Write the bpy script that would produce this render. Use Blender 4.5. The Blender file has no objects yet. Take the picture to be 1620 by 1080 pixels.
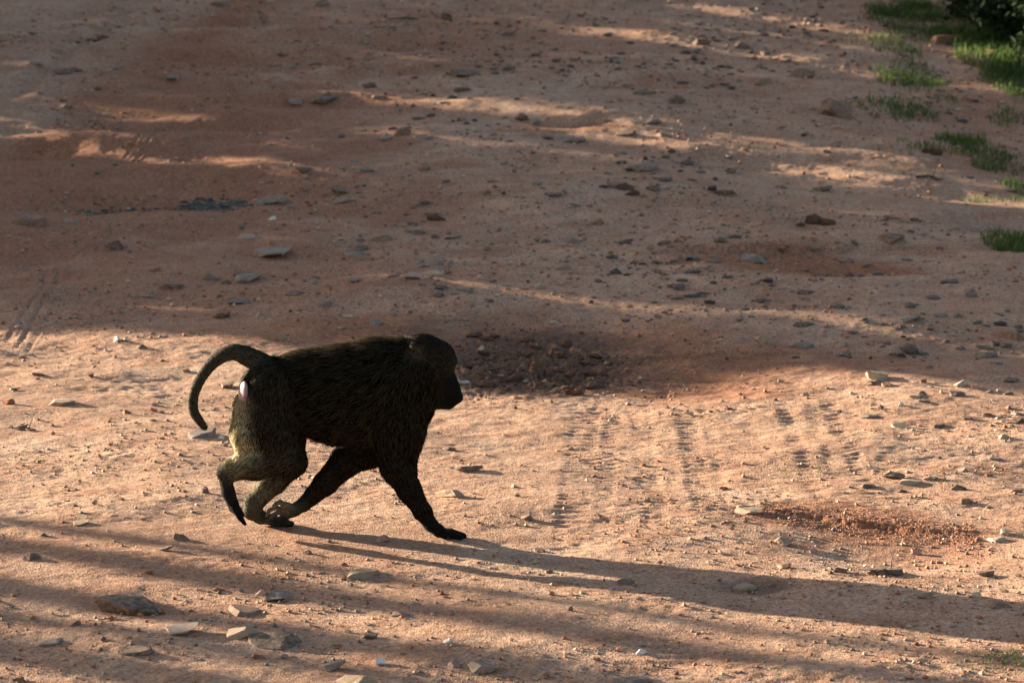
import bpy, math, random
import numpy as np
from mathutils import Vector

random.seed(7)
RNG = np.random.default_rng(7)
scene = bpy.context.scene
COL = scene.collection

# ------------------------------------------------------------------ camera
W0, H0 = 1620.0, 1080.0
FPX = 5050.0
CAM = np.array([0.0, -10.0, 2.5])
PITCH = math.radians(10.6)
cam_d = bpy.data.cameras.new('camera')
cam_d.sensor_width = 36.0
cam_d.lens = 36.0 * FPX / W0
cam_d.clip_start = 0.1
cam_d.clip_end = 2000
cam_d.dof.use_dof = True
cam_d.dof.focus_distance = 10.25
cam_d.dof.aperture_fstop = 6.3
cam = bpy.data.objects.new('camera', cam_d)
cam.location = CAM
cam.rotation_euler = (math.pi / 2 - PITCH, 0, 0)
COL.objects.link(cam)
scene.camera = cam

# ------------------------------------------------------------------ sky and sun
SUN_EL = math.radians(10.5)
SUN_AZ = math.radians(28.0)          # from -x towards +y
sun_vec = Vector((-math.cos(SUN_AZ) * math.cos(SUN_EL), math.sin(SUN_AZ) * math.cos(SUN_EL), math.sin(SUN_EL)))
world = bpy.data.worlds.new('World')
scene.world = world
world.use_nodes = True
wn = world.node_tree.nodes
wl = world.node_tree.links
wn.clear()
sky = wn.new('ShaderNodeTexSky')
sky.sky_type = 'NISHITA'
sky.sun_disc = False
sky.sun_elevation = SUN_EL
sky.sun_rotation = math.atan2(sun_vec.x, sun_vec.y)
sky.air_density = 1.0
sky.dust_density = 2.0
sky.ozone_density = 0.6
bg = wn.new('ShaderNodeBackground')
bg.inputs['Strength'].default_value = 0.052
wo = wn.new('ShaderNodeOutputWorld')
wl.new(sky.outputs[0], bg.inputs[0])
wl.new(bg.outputs[0], wo.inputs[0])

sun_d = bpy.data.lights.new('sun', 'SUN')
sun_d.energy = 5.0
sun_d.angle = math.radians(0.55)
sun_d.color = (1.0, 0.88, 0.66)
sun = bpy.data.objects.new('sun', sun_d)
sun.rotation_euler = sun_vec.to_track_quat('Z', 'Y').to_euler()
sun.location = (-20, 10, 12)
COL.objects.link(sun)

scene.view_settings.view_transform = 'Standard'
scene.view_settings.look = 'None'
scene.view_settings.gamma = 1.0
scene.view_settings.exposure = 2.30
scene.view_settings.use_curve_mapping = False

# ------------------------------------------------------------------ helpers
CP, SP = math.cos(PITCH), math.sin(PITCH)

def ray(px, py):
    u = (px - W0 / 2) / FPX
    v = (H0 / 2 - py) / FPX
    return np.array([u, CP + v * SP, -SP + v * CP])

def at(px, py, Y):
    d = ray(px, py)
    t = (Y - CAM[1]) / d[1]
    return CAM + d * t

def sstep(a, b, x):
    t = np.clip((x - a) / (b - a), 0, 1)
    return t * t * (3 - 2 * t)

def hash2(ix, iy, seed):
    h = (ix.astype(np.int64) * 374761393 + iy.astype(np.int64) * 668265263 + seed * 974634777) & 0x7fffffff
    h = ((h ^ (h >> 13)) * 1274126177) & 0x7fffffff
    h = (h ^ (h >> 16)) & 0xffff
    return h / 65535.0

def vnoise(x, y, seed=0):
    ix = np.floor(x); iy = np.floor(y)
    fx = x - ix; fy = y - iy
    fx = fx * fx * fx * (fx * (fx * 6 - 15) + 10); fy = fy * fy * fy * (fy * (fy * 6 - 15) + 10)
    a = hash2(ix, iy, seed); b = hash2(ix + 1, iy, seed)
    c = hash2(ix, iy + 1, seed); d = hash2(ix + 1, iy + 1, seed)
    return (a * (1 - fx) + b * fx) * (1 - fy) + (c * (1 - fx) + d * fx) * fy - 0.5

def fbm(x, y, seed=0, octv=4, gain=0.5):
    s = np.zeros_like(x); a = 1.0; f = 1.0
    for i in range(octv):
        s = s + a * vnoise(x * f + 13.7 * i, y * f - 7.3 * i, seed + i * 17)
        a *= gain; f *= 2.03
    return s

def new_mesh(name, co, faces_flat, sizes, smooth=True):
    """co Nx3, faces_flat indices, sizes = vertices per face (int or array)"""
    me = bpy.data.meshes.new(name)
    co = np.asarray(co, dtype=np.float32)
    ff = np.asarray(faces_flat, dtype=np.int32).ravel()
    if np.isscalar(sizes):
        nf = len(ff) // sizes
        tot = np.full(nf, sizes, dtype=np.int32)
    else:
        tot = np.asarray(sizes, dtype=np.int32); nf = len(tot)
    start = np.concatenate([[0], np.cumsum(tot)[:-1]]).astype(np.int32)
    me.vertices.add(len(co)); me.vertices.foreach_set('co', co.ravel())
    me.loops.add(len(ff)); me.loops.foreach_set('vertex_index', ff)
    me.polygons.add(nf); me.polygons.foreach_set('loop_start', start)
    me.polygons.foreach_set('loop_total', tot)
    me.update(calc_edges=True)
    me.validate(clean_customdata=False)
    me.polygons.foreach_set('use_smooth', np.full(nf, smooth, dtype=bool))
    return me

def set_col(me, name, rgb):
    a = me.color_attributes.new(name, 'FLOAT_COLOR', 'POINT')
    rgb = np.asarray(rgb, dtype=np.float32)
    a.data.foreach_set('color', np.concatenate([rgb, np.ones((len(rgb), 1), np.float32)], 1).ravel())

def set_float(me, name, v):
    a = me.attributes.new(name, 'FLOAT', 'POINT')
    a.data.foreach_set('value', np.asarray(v, dtype=np.float32))

def link(name, me, mat=None, parent=None):
    o = bpy.data.objects.new(name, me)
    if mat is not None and len(me.materials) == 0:
        me.materials.append(mat)
    if parent is not None:
        o.parent = parent
    COL.objects.link(o)
    return o

def tag(o, label=None, cat=None, group=None, kind=None):
    if label: o['label'] = label
    if cat: o['category'] = cat
    if group: o['group'] = group
    if kind: o['kind'] = kind
    return o

class NT:
    """small node helper"""
    def __init__(self, name):
        self.m = bpy.data.materials.new(name); self.m.use_nodes = True
        self.t = self.m.node_tree; self.n = self.t.nodes; self.l = self.t.links
        self.n.clear()
        self.out = self.n.new('ShaderNodeOutputMaterial')
        self.b = self.n.new('ShaderNodeBsdfPrincipled')
        self.l.new(self.b.outputs[0], self.out.inputs[0])
    def node(self, t, **k):
        n = self.n.new(t)
        for a, v in k.items(): setattr(n, a, v)
        return n
    def set(self, n, **k):
        for a, v in k.items(): n.inputs[a].default_value = v
    def noise(self, vec, scale, detail=4, rough=0.55):
        n = self.node('ShaderNodeTexNoise')
        n.inputs['Scale'].default_value = scale; n.inputs['Detail'].default_value = detail
        n.inputs['Roughness'].default_value = rough
        if vec is not None: self.l.new(vec, n.inputs['Vector'])
        return n.outputs['Fac']
    def ramp(self, fac, stops):
        r = self.node('ShaderNodeValToRGB')
        e = r.color_ramp.elements
        while len(e) > 1: e.remove(e[-1])
        e[0].position = stops[0][0]; e[0].color = (*stops[0][1], 1)
        for p, c in stops[1:]:
            k = e.new(p); k.color = (*c, 1)
        self.l.new(fac, r.inputs[0])
        return r.outputs[0]
    def mix(self, fac, a, b, mode='MIX'):
        m = self.node('ShaderNodeMix', data_type='RGBA', blend_type=mode)
        for s, v in ((0, fac), (6, a), (7, b)):
            if isinstance(v, (int, float)): m.inputs[s].default_value = v
            elif isinstance(v, tuple): m.inputs[s].default_value = (*v, 1)
            else: self.l.new(v, m.inputs[s])
        return m.outputs[2]
    def math(self, op, a, b=None):
        m = self.node('ShaderNodeMath', operation=op)
        for s, v in ((0, a), (1, b)):
            if v is None: continue
            if isinstance(v, (int, float)): m.inputs[s].default_value = v
            else: self.l.new(v, m.inputs[s])
        return m.outputs[0]
    def attr(self, name):
        a = self.node('ShaderNodeAttribute', attribute_name=name)
        return a
    def bump(self, h, dist, strength=1.0, prev=None):
        b = self.node('ShaderNodeBump')
        b.inputs['Strength'].default_value = strength; b.inputs['Distance'].default_value = dist
        self.l.new(h, b.inputs['Height'])
        if prev is not None: self.l.new(prev, b.inputs['Normal'])
        return b.outputs[0]

# ------------------------------------------------------------------ terrain shape
def base_z(x, y):
    yp = np.maximum(y - 0.6, 0)
    far = 0.0062 * np.minimum(yp, 12.5) ** 2 + np.where(yp > 12.5, (yp - 12.5) * 0.155 * np.exp(-np.maximum(yp - 12.5, 0) / 60), 0)
    cross = -0.055 * np.maximum(x - 0.9, 0) * sstep(2.5, 8.0, y) * np.exp(-np.maximum(x - 7, 0) / 6)
    return far + cross

def hit(px, py, fn):
    d = ray(px, py)
    t0, t1 = 6.0, 45.0
    for n in (400, 40, 40):
        t = np.linspace(t0, t1, n); P = CAM + t[:, None] * d
        k = int(np.argmax(P[:, 2] < fn(P[:, 0].copy(), P[:, 1].copy())))
        k = max(k, 1); t0, t1 = t[k - 1], t[k]
    return CAM + d * t1

def gp(px, py): return hit(px, py, base_z)

def ell(px, py, wpx, hpx):
    """ground centre and half extents (m) of a patch given by its photo position"""
    c = gp(px, py); l = gp(px - wpx / 2, py); t = gp(px, py - hpx / 2); b = gp(px, py + hpx / 2)
    return c[0], c[1], abs(c[0] - l[0]), max(0.02, (t[1] - b[1]) / 2)

BUMPS = []      # x, y, sx, sy, amp
def bump(px, py, w, h, amp): BUMPS.append((*ell(px, py, w, h), amp * (1.6 if (px < 700 and py < 330) else 1.0)))
# dips and humps of the rutted road (amp in metres)
bump(270, 308, 330, 26, -0.04); bump(260, 268, 420, 26, 0.03); bump(120, 226, 330, 26, 0.06)
bump(330, 190, 330, 22, -0.05); bump(300, 215, 360, 14, 0.02)
bump(420, 130, 420, 22, -0.04); bump(430, 150, 360, 12, 0.03); bump(370, 85, 300, 16, -0.04); bump(470, 55, 420, 16, 0.05)
bump(330, 30, 260, 14, -0.05); bump(60, 238, 170, 20, -0.05); bump(620, 60, 340, 14, -0.04)
bump(640, 105, 320, 12, 0.03); bump(900, 205, 260, 16, -0.04); bump(840, 168, 420, 14, 0.02)
bump(1120, 135, 360, 18, -0.04); bump(1020, 85, 420, 16, 0.03)
bump(1200, 408, 320, 30, -0.045); bump(1330, 436, 260, 18, -0.05); bump(1240, 462, 420, 22, 0.02)
bump(760, 330, 420, 26, -0.02); bump(800, 425, 560, 26, 0.028); bump(840, 545, 330, 60, -0.035)
bump(1120, 590, 420, 50, -0.03); bump(1120, 520, 520, 40, 0.03); bump(300, 470, 560, 50, 0.015)
bump(1410, 868, 300, 44, -0.028); bump(1380, 790, 420, 34, 0.012); bump(1330, 925, 300, 30, 0.012)
bump(1590, 350, 160, 26, -0.10); bump(1480, 318, 260, 24, 0.03)
bump(1190, 925, 220, 22, -0.02); bump(300, 1000, 520, 50, 0.01)
bump(200, 930, 160, 20, 0.008)
SCARPS = []     # lip facing the camera: x0, y, half width, drop, depth
def scarp(px, py, w, hpx, drop, tilt=0.0):
    c = ell(px, py, w, hpx); SCARPS.append((c[0], c[1], c[2], c[3], drop, tilt))
scarp(1375, 824, 330, 80, 0.018, 0.42); scarp(1240, 392, 330, 10, 0.035)
scarp(1120, 565, 520, 130, 0.008)

TRACKS = []     # tyre tracks: (xa, ya, xb, yb, halfwidth, pitch, depth, skew)
def track(a, b, wpx, pitch, depth, skew=0.0):
    A = gp(*a); B = gp(*b); TRACKS.append((A[0], A[1], B[0], B[1], wpx / 490 / 2, pitch, depth, skew))
track((1080, 640), (1120, 815), 40, 0.050, 0.011); track((1112, 640), (1158, 815), 20, 0.050, 0.008, 0.6)
track((930, 625), (900, 870), 54, 0.055, 0.009); track((968, 635), (950, 860), 30, 0.05, 0.007, -0.5)
track((1010, 635), (1040, 830), 40, 0.052, 0.009, 0.3)
track((1045, 588), (1050, 634), 26, 0.05, 0.013)
track((1272, 620), (1340, 795), 20, 0.05, 0.008, 0.5); track((1298, 620), (1385, 795), 26, 0.05, 0.009, -0.5)
track((1232, 632), (1292, 780), 26, 0.05, 0.008)
track((905, 470), (960, 540), 28, 0.055, 0.010); track((950, 440), (985, 500), 22, 0.055, 0.008, 0.4)
track((1030, 1000), (1000, 1075), 60, 0.06, 0.012); track((900, 1030), (860, 1078), 50, 0.06, 0.010)
track((1070, 1010), (1075, 1078), 60, 0.06, 0.012)
RUTS = []       # smooth grooves
def rut(a, b, wpx, depth):
    A = gp(*a); B = gp(*b); RUTS.append((A[0], A[1], B[0], B[1], wpx / 490 / 2, depth))
rut((100, 400), (30, 540), 8, 0.006); rut((118, 400), (48, 545), 6, 0.004); rut((80, 410), (10, 530), 8, 0.005)
rut((190, 342), (125, 408), 6, 0.005); rut((172, 342), (112, 405), 5, 0.004)
rut((262, 200), (200, 262), 7, 0.006); rut((244, 200), (186, 255), 6, 0.005); rut((306, 225), (262, 266), 6, 0.005)
rut((372, 105), (336, 165), 8, 0.006)
rut((290, 262), (210, 308), 8, 0.004)
rut((215, 10), (10, 150), 60, 0.022)

def terrain(x, y):
    z = base_z(x, y)
    near = np.exp(-(((x + 0.62) / 0.75) ** 2 + (y / 0.35) ** 2) ** 2)
    f = sstep(-1, 6, y)
    vis = np.exp(-np.maximum(np.abs(x) - 8, 0) / 8)
    z = z + (1 - 0.85 * near) * (0.035 + 0.05 * f) * fbm(x * 0.55, y * 0.75, 3, 3)
    z = z + (1 - 0.7 * near) * (0.020 + 0.014 * f) * fbm(x * 1.7, y * 2.4, 31, 3, 0.45)
    z = z + (1 - 0.5 * near) * ((0.0045 + 0.004 * vnoise(x * 0.9, y * 1.2, 77)) * fbm(x * 9, y * 12, 51, 3, 0.6) + 0.007 * f * (1 - 0.6 * sstep(0.3, 1.5, x)) * fbm(x * 7, y * 9, 58, 3, 0.6) + 0.0045 * fbm(x * 38, y * 42, 57, 2, 0.6) * (0.6 + vnoise(x * 2, y * 2.5, 78)))
    for cx, cy, sx, sy, a in BUMPS:
        q = ((x - cx) / sx) ** 2 + ((y - cy) / sy) ** 2
        m = q < 9
        if m.any():
            w = 0.18 * vnoise(x[m] * 3.1, y[m] * 4.0, 9)
            z[m] = z[m] + a * np.exp(-q[m] * (1 + w * 2))
    for cx, cy, sx, sy, a, tilt in SCARPS:
        m = (np.abs(x - cx) < sx * 2) & (np.abs(y - cy) < sy * 8)
        if m.any():
            X = (x[m] - cx) / sx; Y = (y[m] - cy + tilt * (x[m] - cx) + 0.10 * vnoise(x[m] * 2.3, y[m] * 0, 5) + 0.05 * vnoise(x[m] * 9, y[m] * 6, 6)) / sy
            win = np.exp(-X ** 2 * 1.2)
            z[m] = z[m] + win * a * np.where(Y > 0, np.exp(-Y / 3.5), 0) * sstep(-1, 0.6, Y) - win * a * 0.5 * np.where(Y <= 0, np.exp(Y / 3.0), 0)
    for xa, ya, xb, yb, hw, pitch, dep, skew in TRACKS:
        lx, ly = xb - xa, yb - ya; L = math.hypot(lx, ly)
        m = (x > min(xa, xb) - .2) & (x < max(xa, xb) + .2) & (y > min(ya, yb) - .2) & (y < max(ya, yb) + .2)
        if m.any():
            s = ((x[m] - xa) * lx + (y[m] - ya) * ly) / L; d = ((x[m] - xa) * ly - (y[m] - ya) * lx) / L
            d = d + 0.012 * vnoise(s * 4, d * 0, 11)
            win = sstep(-0.02, 0.06, s) * sstep(-0.02, 0.06, L - s) * (1 - sstep(hw * 0.8, hw * 1.15, np.abs(d)))
            msk = np.clip(0.55 + 1.1 * vnoise(x[m] * 7, y[m] * 4.5, 21) + 0.9 * vnoise(x[m] * 25, y[m] * 25, 22), 0, 1)
            ph = (s + skew * d + 0.006 * vnoise(x[m] * 12, y[m] * 12, 23)) / pitch; ph = ph - np.floor(ph)
            lug = (-0.3 - 0.75 * np.cos(2 * math.pi * ph)) * dep * 0.5
            z[m] = z[m] + win * msk * lug - win * 0.0008
    for xa, ya, xb, yb, hw, dep in RUTS:
        lx, ly = xb - xa, yb - ya; L = math.hypot(lx, ly)
        m = (x > min(xa, xb) - .4) & (x < max(xa, xb) + .4) & (y > min(ya, yb) - .5) & (y < max(ya, yb) + .5)
        if m.any():
            s = ((x[m] - xa) * lx + (y[m] - ya) * ly) / L; d = ((x[m] - xa) * ly - (y[m] - ya) * lx) / L
            d = d + 0.05 * vnoise(s * 2, d * 0, 12)
            win = sstep(-0.1, 0.25, s) * sstep(-0.1, 0.25, L - s)
            z[m] = z[m] - win * dep * (np.exp(-(d / hw) ** 2) - 0.6 * np.exp(-((np.abs(d) - 2 * hw) / hw) ** 2))
    # churned clods in the dip ahead of the baboon
    cx, cy, sx, sy = CHURN
    q = ((x - cx) / sx) ** 2 + ((y - cy) / sy) ** 2
    m = q < 4
    if m.any():
        r = fbm(x[m] * 22, y[m] * 16, 61, 4, 0.6); r = np.abs(r) * 2 - 0.4
        z[m] = z[m] + np.exp(-q[m] * 1.4) * 0.035 * r
    return z
CHURN = ell(845, 568, 330, 84)

def ghit(px, py): return hit(px, py, surf)

# ------------------------------------------------------------------ ground sheet
def grade(parts):
    out = [parts[0][0]]
    for a, b, s in parts:
        n = max(1, int(round((b - a) / s)))
        out += list(a + (b - a) * (np.arange(1, n + 1) / n))
    return np.array(out)

GXS = grade([(-260, -60, 20), (-60, -16, 3), (-16, -5, 0.4), (-5, -2.35, 0.03), (-2.35, 2.35, 0.0115), (2.35, 5, 0.03), (5, 16, 0.4), (16, 60, 3), (60, 260, 20)])
GYS = grade([(-120, -14, 12), (-14, -3.2, 0.3), (-3.2, -1.2, 0.0125), (-1.2, 3.4, 0.0085), (3.4, 8.5, 0.0165), (8.5, 14.5, 0.028), (14.5, 24, 0.2), (24, 80, 4), (80, 420, 30)])
X, Y = np.meshgrid(GXS, GYS, indexing='ij')
Zg = terrain(X.ravel().copy(), Y.ravel().copy())
nx, ny = len(GXS), len(GYS)
ZG2 = Zg.reshape(nx, ny)
def surf(x, y):
    """height of the finished ground sheet"""
    i = np.clip(np.searchsorted(GXS, x) - 1, 0, nx - 2); j = np.clip(np.searchsorted(GYS, y) - 1, 0, ny - 2)
    u = (x - GXS[i]) / (GXS[i + 1] - GXS[i]); v = (y - GYS[j]) / (GYS[j + 1] - GYS[j])
    return (ZG2[i, j] * (1 - u) + ZG2[i + 1, j] * u) * (1 - v) + (ZG2[i, j + 1] * (1 - u) + ZG2[i + 1, j + 1] * u) * v
def tz(x, y): return float(surf(np.array([float(x)]), np.array([float(y)]))[0])
idx = np.arange(nx * ny).reshape(nx, ny)
q = np.stack([idx[:-1, :-1], idx[1:, :-1], idx[1:, 1:], idx[:-1, 1:]], -1).reshape(-1, 4)
ground_me = new_mesh('ground', np.stack([X.ravel(), Y.ravel(), Zg], 1), q, 4)

# soil kinds (soil colour, with some shade and penumbra glow painted in): red subsoil where the crust is broken, dark humus, verge
xr, yr = X.ravel(), Y.ravel()
red = np.zeros(len(xr)); humus_shade = np.zeros(len(xr)); gravel = np.zeros(len(xr))
def patch(arr, px, py, w, h, a):
    cx, cy, sx, sy = ell(px, py, w, h)
    m = (np.abs(xr - cx) < sx * 2.2) & (np.abs(yr - cy) < sy * 2.2)
    n = 0.9 * vnoise(xr[m] * 3.3, yr[m] * 4.1, 91) + 0.5 * vnoise(xr[m] * 11, yr[m] * 13, 92)
    qq = ((xr[m] - cx) / sx) ** 2 + ((yr[m] - cy) / sy) ** 2 + n
    arr[m] = np.maximum(arr[m], a * (1 - sstep(0.25, 1.5, qq)))
for p in [(60, 238, 190, 34, .7), (180, 230, 1000, 420, .8), (300, 420, 900, 200, .5), (600, 60, 800, 120, .4), (130, 190, 240, 60, .7), (330, 185, 260, 34, .7), (350, 30, 160, 30, .7), (240, 290, 420, 70, .45),
          (420, 150, 340, 60, .5), (640, 65, 260, 34, .55), (900, 210, 230, 22, .7), (1120, 130, 300, 34, .35), (1215, 412, 380, 60, .95),
          (1360, 438, 190, 24, .9), (1290, 812, 220, 44, .8), (1400, 828, 240, 46, .8), (1490, 842, 170, 40, .65), (1440, 865, 260, 40, .5), (1120, 585, 620, 80, .85), (560, 520, 300, 60, .75), (980, 560, 420, 90, .7),  # red band along the shade edge also paints the penumbra's orange glow
          (830, 560, 320, 120, .65), (180, 60, 260, 40, .35), (250, 420, 600, 160, .3), (300, 900, 900, 160, .22), (1560, 190, 260, 160, .3), (1520, 250, 120, 40, .5)]:
    patch(red, *p)
for p in [(265, 312, 230, 14, 1.0), (330, 303, 120, 10, 1.0), (860, 560, 330, 90, .6), (800, 590, 240, 50, .6), (720, 530, 200, 60, .35), (1590, 352, 110, 22, .8), (925, 585, 90, 30, .6), (1190, 920, 130, 20, .55), (1580, 1045, 120, 36, .5)]:
    patch(humus_shade, *p)  # patches on the churned soil are spread wider to paint shade there too
A_ = gp(0, 262); B_ = gp(330, 8)
side_ = ((xr - A_[0]) * (B_[1] - A_[1]) - (yr - A_[1]) * (B_[0] - A_[0])) / math.hypot(B_[0] - A_[0], B_[1] - A_[1]) + 0.25 * vnoise(xr * 1.5, yr * 1.5, 301)
inb = (yr > 5) & (yr < 14)
red = np.where(inb, red * (0.25 + 0.75 * sstep(-0.35, 0.05, side_)), red)
red = np.maximum(red, np.where(inb, 0.85 * np.exp(-((side_ - 0.22) / 0.28) ** 2) * sstep(5.5, 7, yr), 0))
set_float(ground_me, 'red', red); set_float(ground_me, 'humus_shade', humus_shade)

g = NT('packed red sand')
pos = g.node('ShaderNodeNewGeometry').outputs['Position']
n1 = g.noise(pos, 1.3, 5, 0.6); n2 = g.noise(pos, 7, 6, 0.65); n3 = g.noise(pos, 55, 4, 0.7); n4 = g.noise(pos, 220, 3, 0.7)
sand = g.ramp(n1, [(0.3, (0.36, 0.210, 0.142)), (0.5, (0.42, 0.258, 0.177)), (0.7, (0.45, 0.297, 0.213))])
sand = g.mix(g.math('MULTIPLY', g.ramp(n2, [(0.42, (0, 0, 0)), (0.66, (1, 1, 1))]), 0.5), sand, (0.31, 0.155, 0.095))
mp = g.node('ShaderNodeMapping'); mp.inputs['Scale'].default_value = (1.0, 1.9, 1.0); g.l.new(pos, mp.inputs[0])
n5 = g.noise(mp.outputs[0], 3.2, 6, 0.62)
sand = g.mix(g.math('MULTIPLY', g.ramp(n5, [(0.50, (0, 0, 0)), (0.66, (1, 1, 1))]), 0.55), sand, (0.27, 0.125, 0.075))
sand = g.mix(g.math('MULTIPLY', g.ramp(n5, [(0.30, (1, 1, 1)), (0.42, (0, 0, 0))]), 0.35), sand, (0.40, 0.30, 0.235))
redc = g.ramp(n2, [(0.3, (0.23, 0.092, 0.050)), (0.7, (0.33, 0.148, 0.085))])
c = g.mix(g.attr('red').outputs['Fac'], sand, redc)
c = g.mix(g.attr('humus_shade').outputs['Fac'], c, (0.075, 0.055, 0.042))
grain = g.ramp(n3, [(0.3, (0.66, 0.64, 0.62)), (0.5, (1, 1, 1)), (0.72, (1.22, 1.2, 1.18))])
c = g.mix(1.0, c, grain, 'MULTIPLY')
vor = g.node('ShaderNodeTexVoronoi'); vor.inputs['Scale'].default_value = 150; g.l.new(pos, vor.inputs['Vector'])
sepc = g.node('ShaderNodeSeparateColor'); g.l.new(vor.outputs['Color'], sepc.inputs[0])
gr2 = g.ramp(sepc.outputs[0], [(0.0, (0.5, 0.38, 0.34)), (0.22, (1, 1, 1)), (0.75, (1, 1, 1)), (1.0, (1.6, 1.55, 1.5))])
c = g.mix(0.8, c, gr2, 'MULTIPLY')
g.l.new(c, g.b.inputs['Base Color'])
g.set(g.b, Roughness=0.92); g.b.inputs['Specular IOR Level'].default_value = 0.15
b1 = g.bump(n2, 0.012, 0.6)
b2 = g.bump(n3, 0.0035, 0.8, b1)
b3 = g.bump(vor.outputs['Distance'], 0.0022, 0.7, b2)
b4 = g.bump(n4, 0.0008, 0.7, b3)
g.l.new(b4, g.b.inputs['Normal'])
ground = link('ground', ground_me, g.m)
tag(ground, 'rutted red sandy dirt road with tyre tracks and scattered stones', None, None, 'structure')

# ------------------------------------------------------------------ baboon
PX = 1 / 490.0
YC = 0.02
PR = []     # primitives: a, b, ra, rb, yscale, fur, colour, k
OLIVE = (0.037, 0.028, 0.0165); DARK = (0.019, 0.0150, 0.011); PALE_SUNLIT = (0.52, 0.43, 0.27); SKIN = (0.0065, 0.006, 0.0065); PALM = (0.13, 0.11, 0.08)

def chain(pts, fur, col, ys=1.0, k=0.02, spline=False):
    """pts: (px, py, Y offset from centre plane, radius px)"""
    if spline:
        Q = np.array(pts, float); out = []
        for i in range(len(Q) - 1):
            p0, p1, p2, p3 = Q[max(i - 1, 0)], Q[i], Q[i + 1], Q[min(i + 2, len(Q) - 1)]
            for t in (0, .25, .5, .75):
                out.append(.5 * ((2 * p1) + (p2 - p0) * t + (2 * p0 - 5 * p1 + 4 * p2 - p3) * t * t + (3 * p1 - p0 - 3 * p2 + p3) * t ** 3))
        pts = out + [Q[-1]]
    for p, r in zip(pts[:-1], pts[1:]):
        a = at(p[0], p[1], YC + p[2]); b = at(r[0], r[1], YC + r[2])
        PR.append((a, b, p[3] * PX, r[3] * PX, ys, fur, np.array(col), k))

# trunk, from neck to rump (side profile taller than wide)
chain([(656, 588, 0, 44), (626, 612, 0, 72), (585, 624, 0, 78), (535, 625, 0, 74), (485, 620, 0, 63), (440, 615, 0, 47), (424, 606, 0, 38)], 0.030, OLIVE, 1.45, 0.03)
chain([(640, 577, 0, 38), (600, 579, 0, 37), (550, 586, 0, 34)], 0.036, OLIVE, 1.0, 0.03)     # mane over the shoulders
# neck and head
chain([(655, 578, 0, 41), (670, 572, 0, 34)], 0.022, OLIVE, 1.15, 0.03)
chain([(672, 563, 0, 34), (690, 568, 0, 31)], 0.008, DARK, 1.12, 0.025)
for s in (-1, 1):
    chain([(662, 592, s * 0.040, 23), (672, 600, s * 0.036, 16)], 0.013, DARK, 1.0, 0.025)      # cheek ruff
    chain([(704, 566, s * 0.012, 11), (714, 572, s * 0.024, 7.5)], 0.004, DARK, 1.0, 0.012)       # brow
    e = at(659, 553, YC + s * 0.062)
    chain([(661, 556, s * 0.055, 7), (656, 550, s * 0.066, 7), (654, 545, s * 0.067, 4)], 0.008, (0.055, 0.045, 0.028), 1.0, 0.008)   # ear
chain([(717, 570.5, -0.022, 6.5), (717, 570.5, 0.022, 6.5)], 0.004, DARK, 1.0, 0.012)
chain([(692, 586, 0, 24), (704, 608, 0, 19), (715, 628, 0, 14)], 0, SKIN, 1.2, 0.02)              # muzzle
chain([(702, 588, 0, 11), (717, 614, 0, 9), (726, 629, 0, 7)], 0, SKIN, 0.9, 0.012)               # nose bridge
chain([(687, 616, 0, 17), (699, 634, 0, 12.5), (710, 639, 0, 9)], 0, SKIN, 1.1, 0.012)                # jaw
for s in (-1, 1): chain([(727, 628, s * 0.008, 4.5), (722, 625, s * 0.013, 5)], 0, SKIN, 1.0, 0.006)
# tail
chain([(428, 584, 0, 18), (398, 567, 0.0, 15.5), (370, 557, 0.004, 12), (344, 568, 0.006, 9.5), (322, 592, 0.004, 8), (308, 621, 0.0, 7.2), (306, 647, -0.004, 6.8), (314, 663, -0.006, 6.4), (323, 675, -0.006, 5)], 0.009, (0.05, 0.043, 0.029), 1.0, 0.004, True)
# near hind leg, swinging forward, heel high
chain([(432, 622, -0.040, 48), (428, 675, -0.048, 44), (446, 716, -0.055, 27)], 0.016, (0.034, 0.027, 0.017), 1.15, 0.025)
chain([(394, 642, -0.046, 25), (393, 685, -0.054, 26), (396, 722, -0.058, 19), (370, 740, -0.058, 14)], 0.017, PALE_SUNLIT, 1.0, 0.02)  # pale thigh rear, its sunlit rim brightened in the fur colour
chain([(446, 720, -0.055, 27), (404, 734, -0.055, 23), (366, 743, -0.055, 15), (356, 746, -0.055, 12)], 0.013, (0.055, 0.044, 0.028), 1.0, 0.02)
chain([(355, 748, -0.055, 11), (361, 778, -0.055, 10), (371, 803, -0.055, 9)], 0.004, (0.016, 0.014, 0.013), 0.8, 0.012)
for i, yo in enumerate((-0.026, -0.012, 0.002, 0.016)):
    l = (1.0, 1.1, 1.05, 0.9)[i]
    chain([(371, 803, -0.055 + yo * 0.7, 6), (371 + 8 * l, 803 + 14 * l, -0.055 + yo, 4.6), (371 + 15 * l, 803 + 23 * l, -0.055 + yo, 3.4)], 0, SKIN, 1.0, 0.004)
chain([(366, 792, -0.035, 6), (378, 806, -0.022, 4.6), (384, 815, -0.020, 3.6)], 0, SKIN, 1.0, 0.004)
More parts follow.
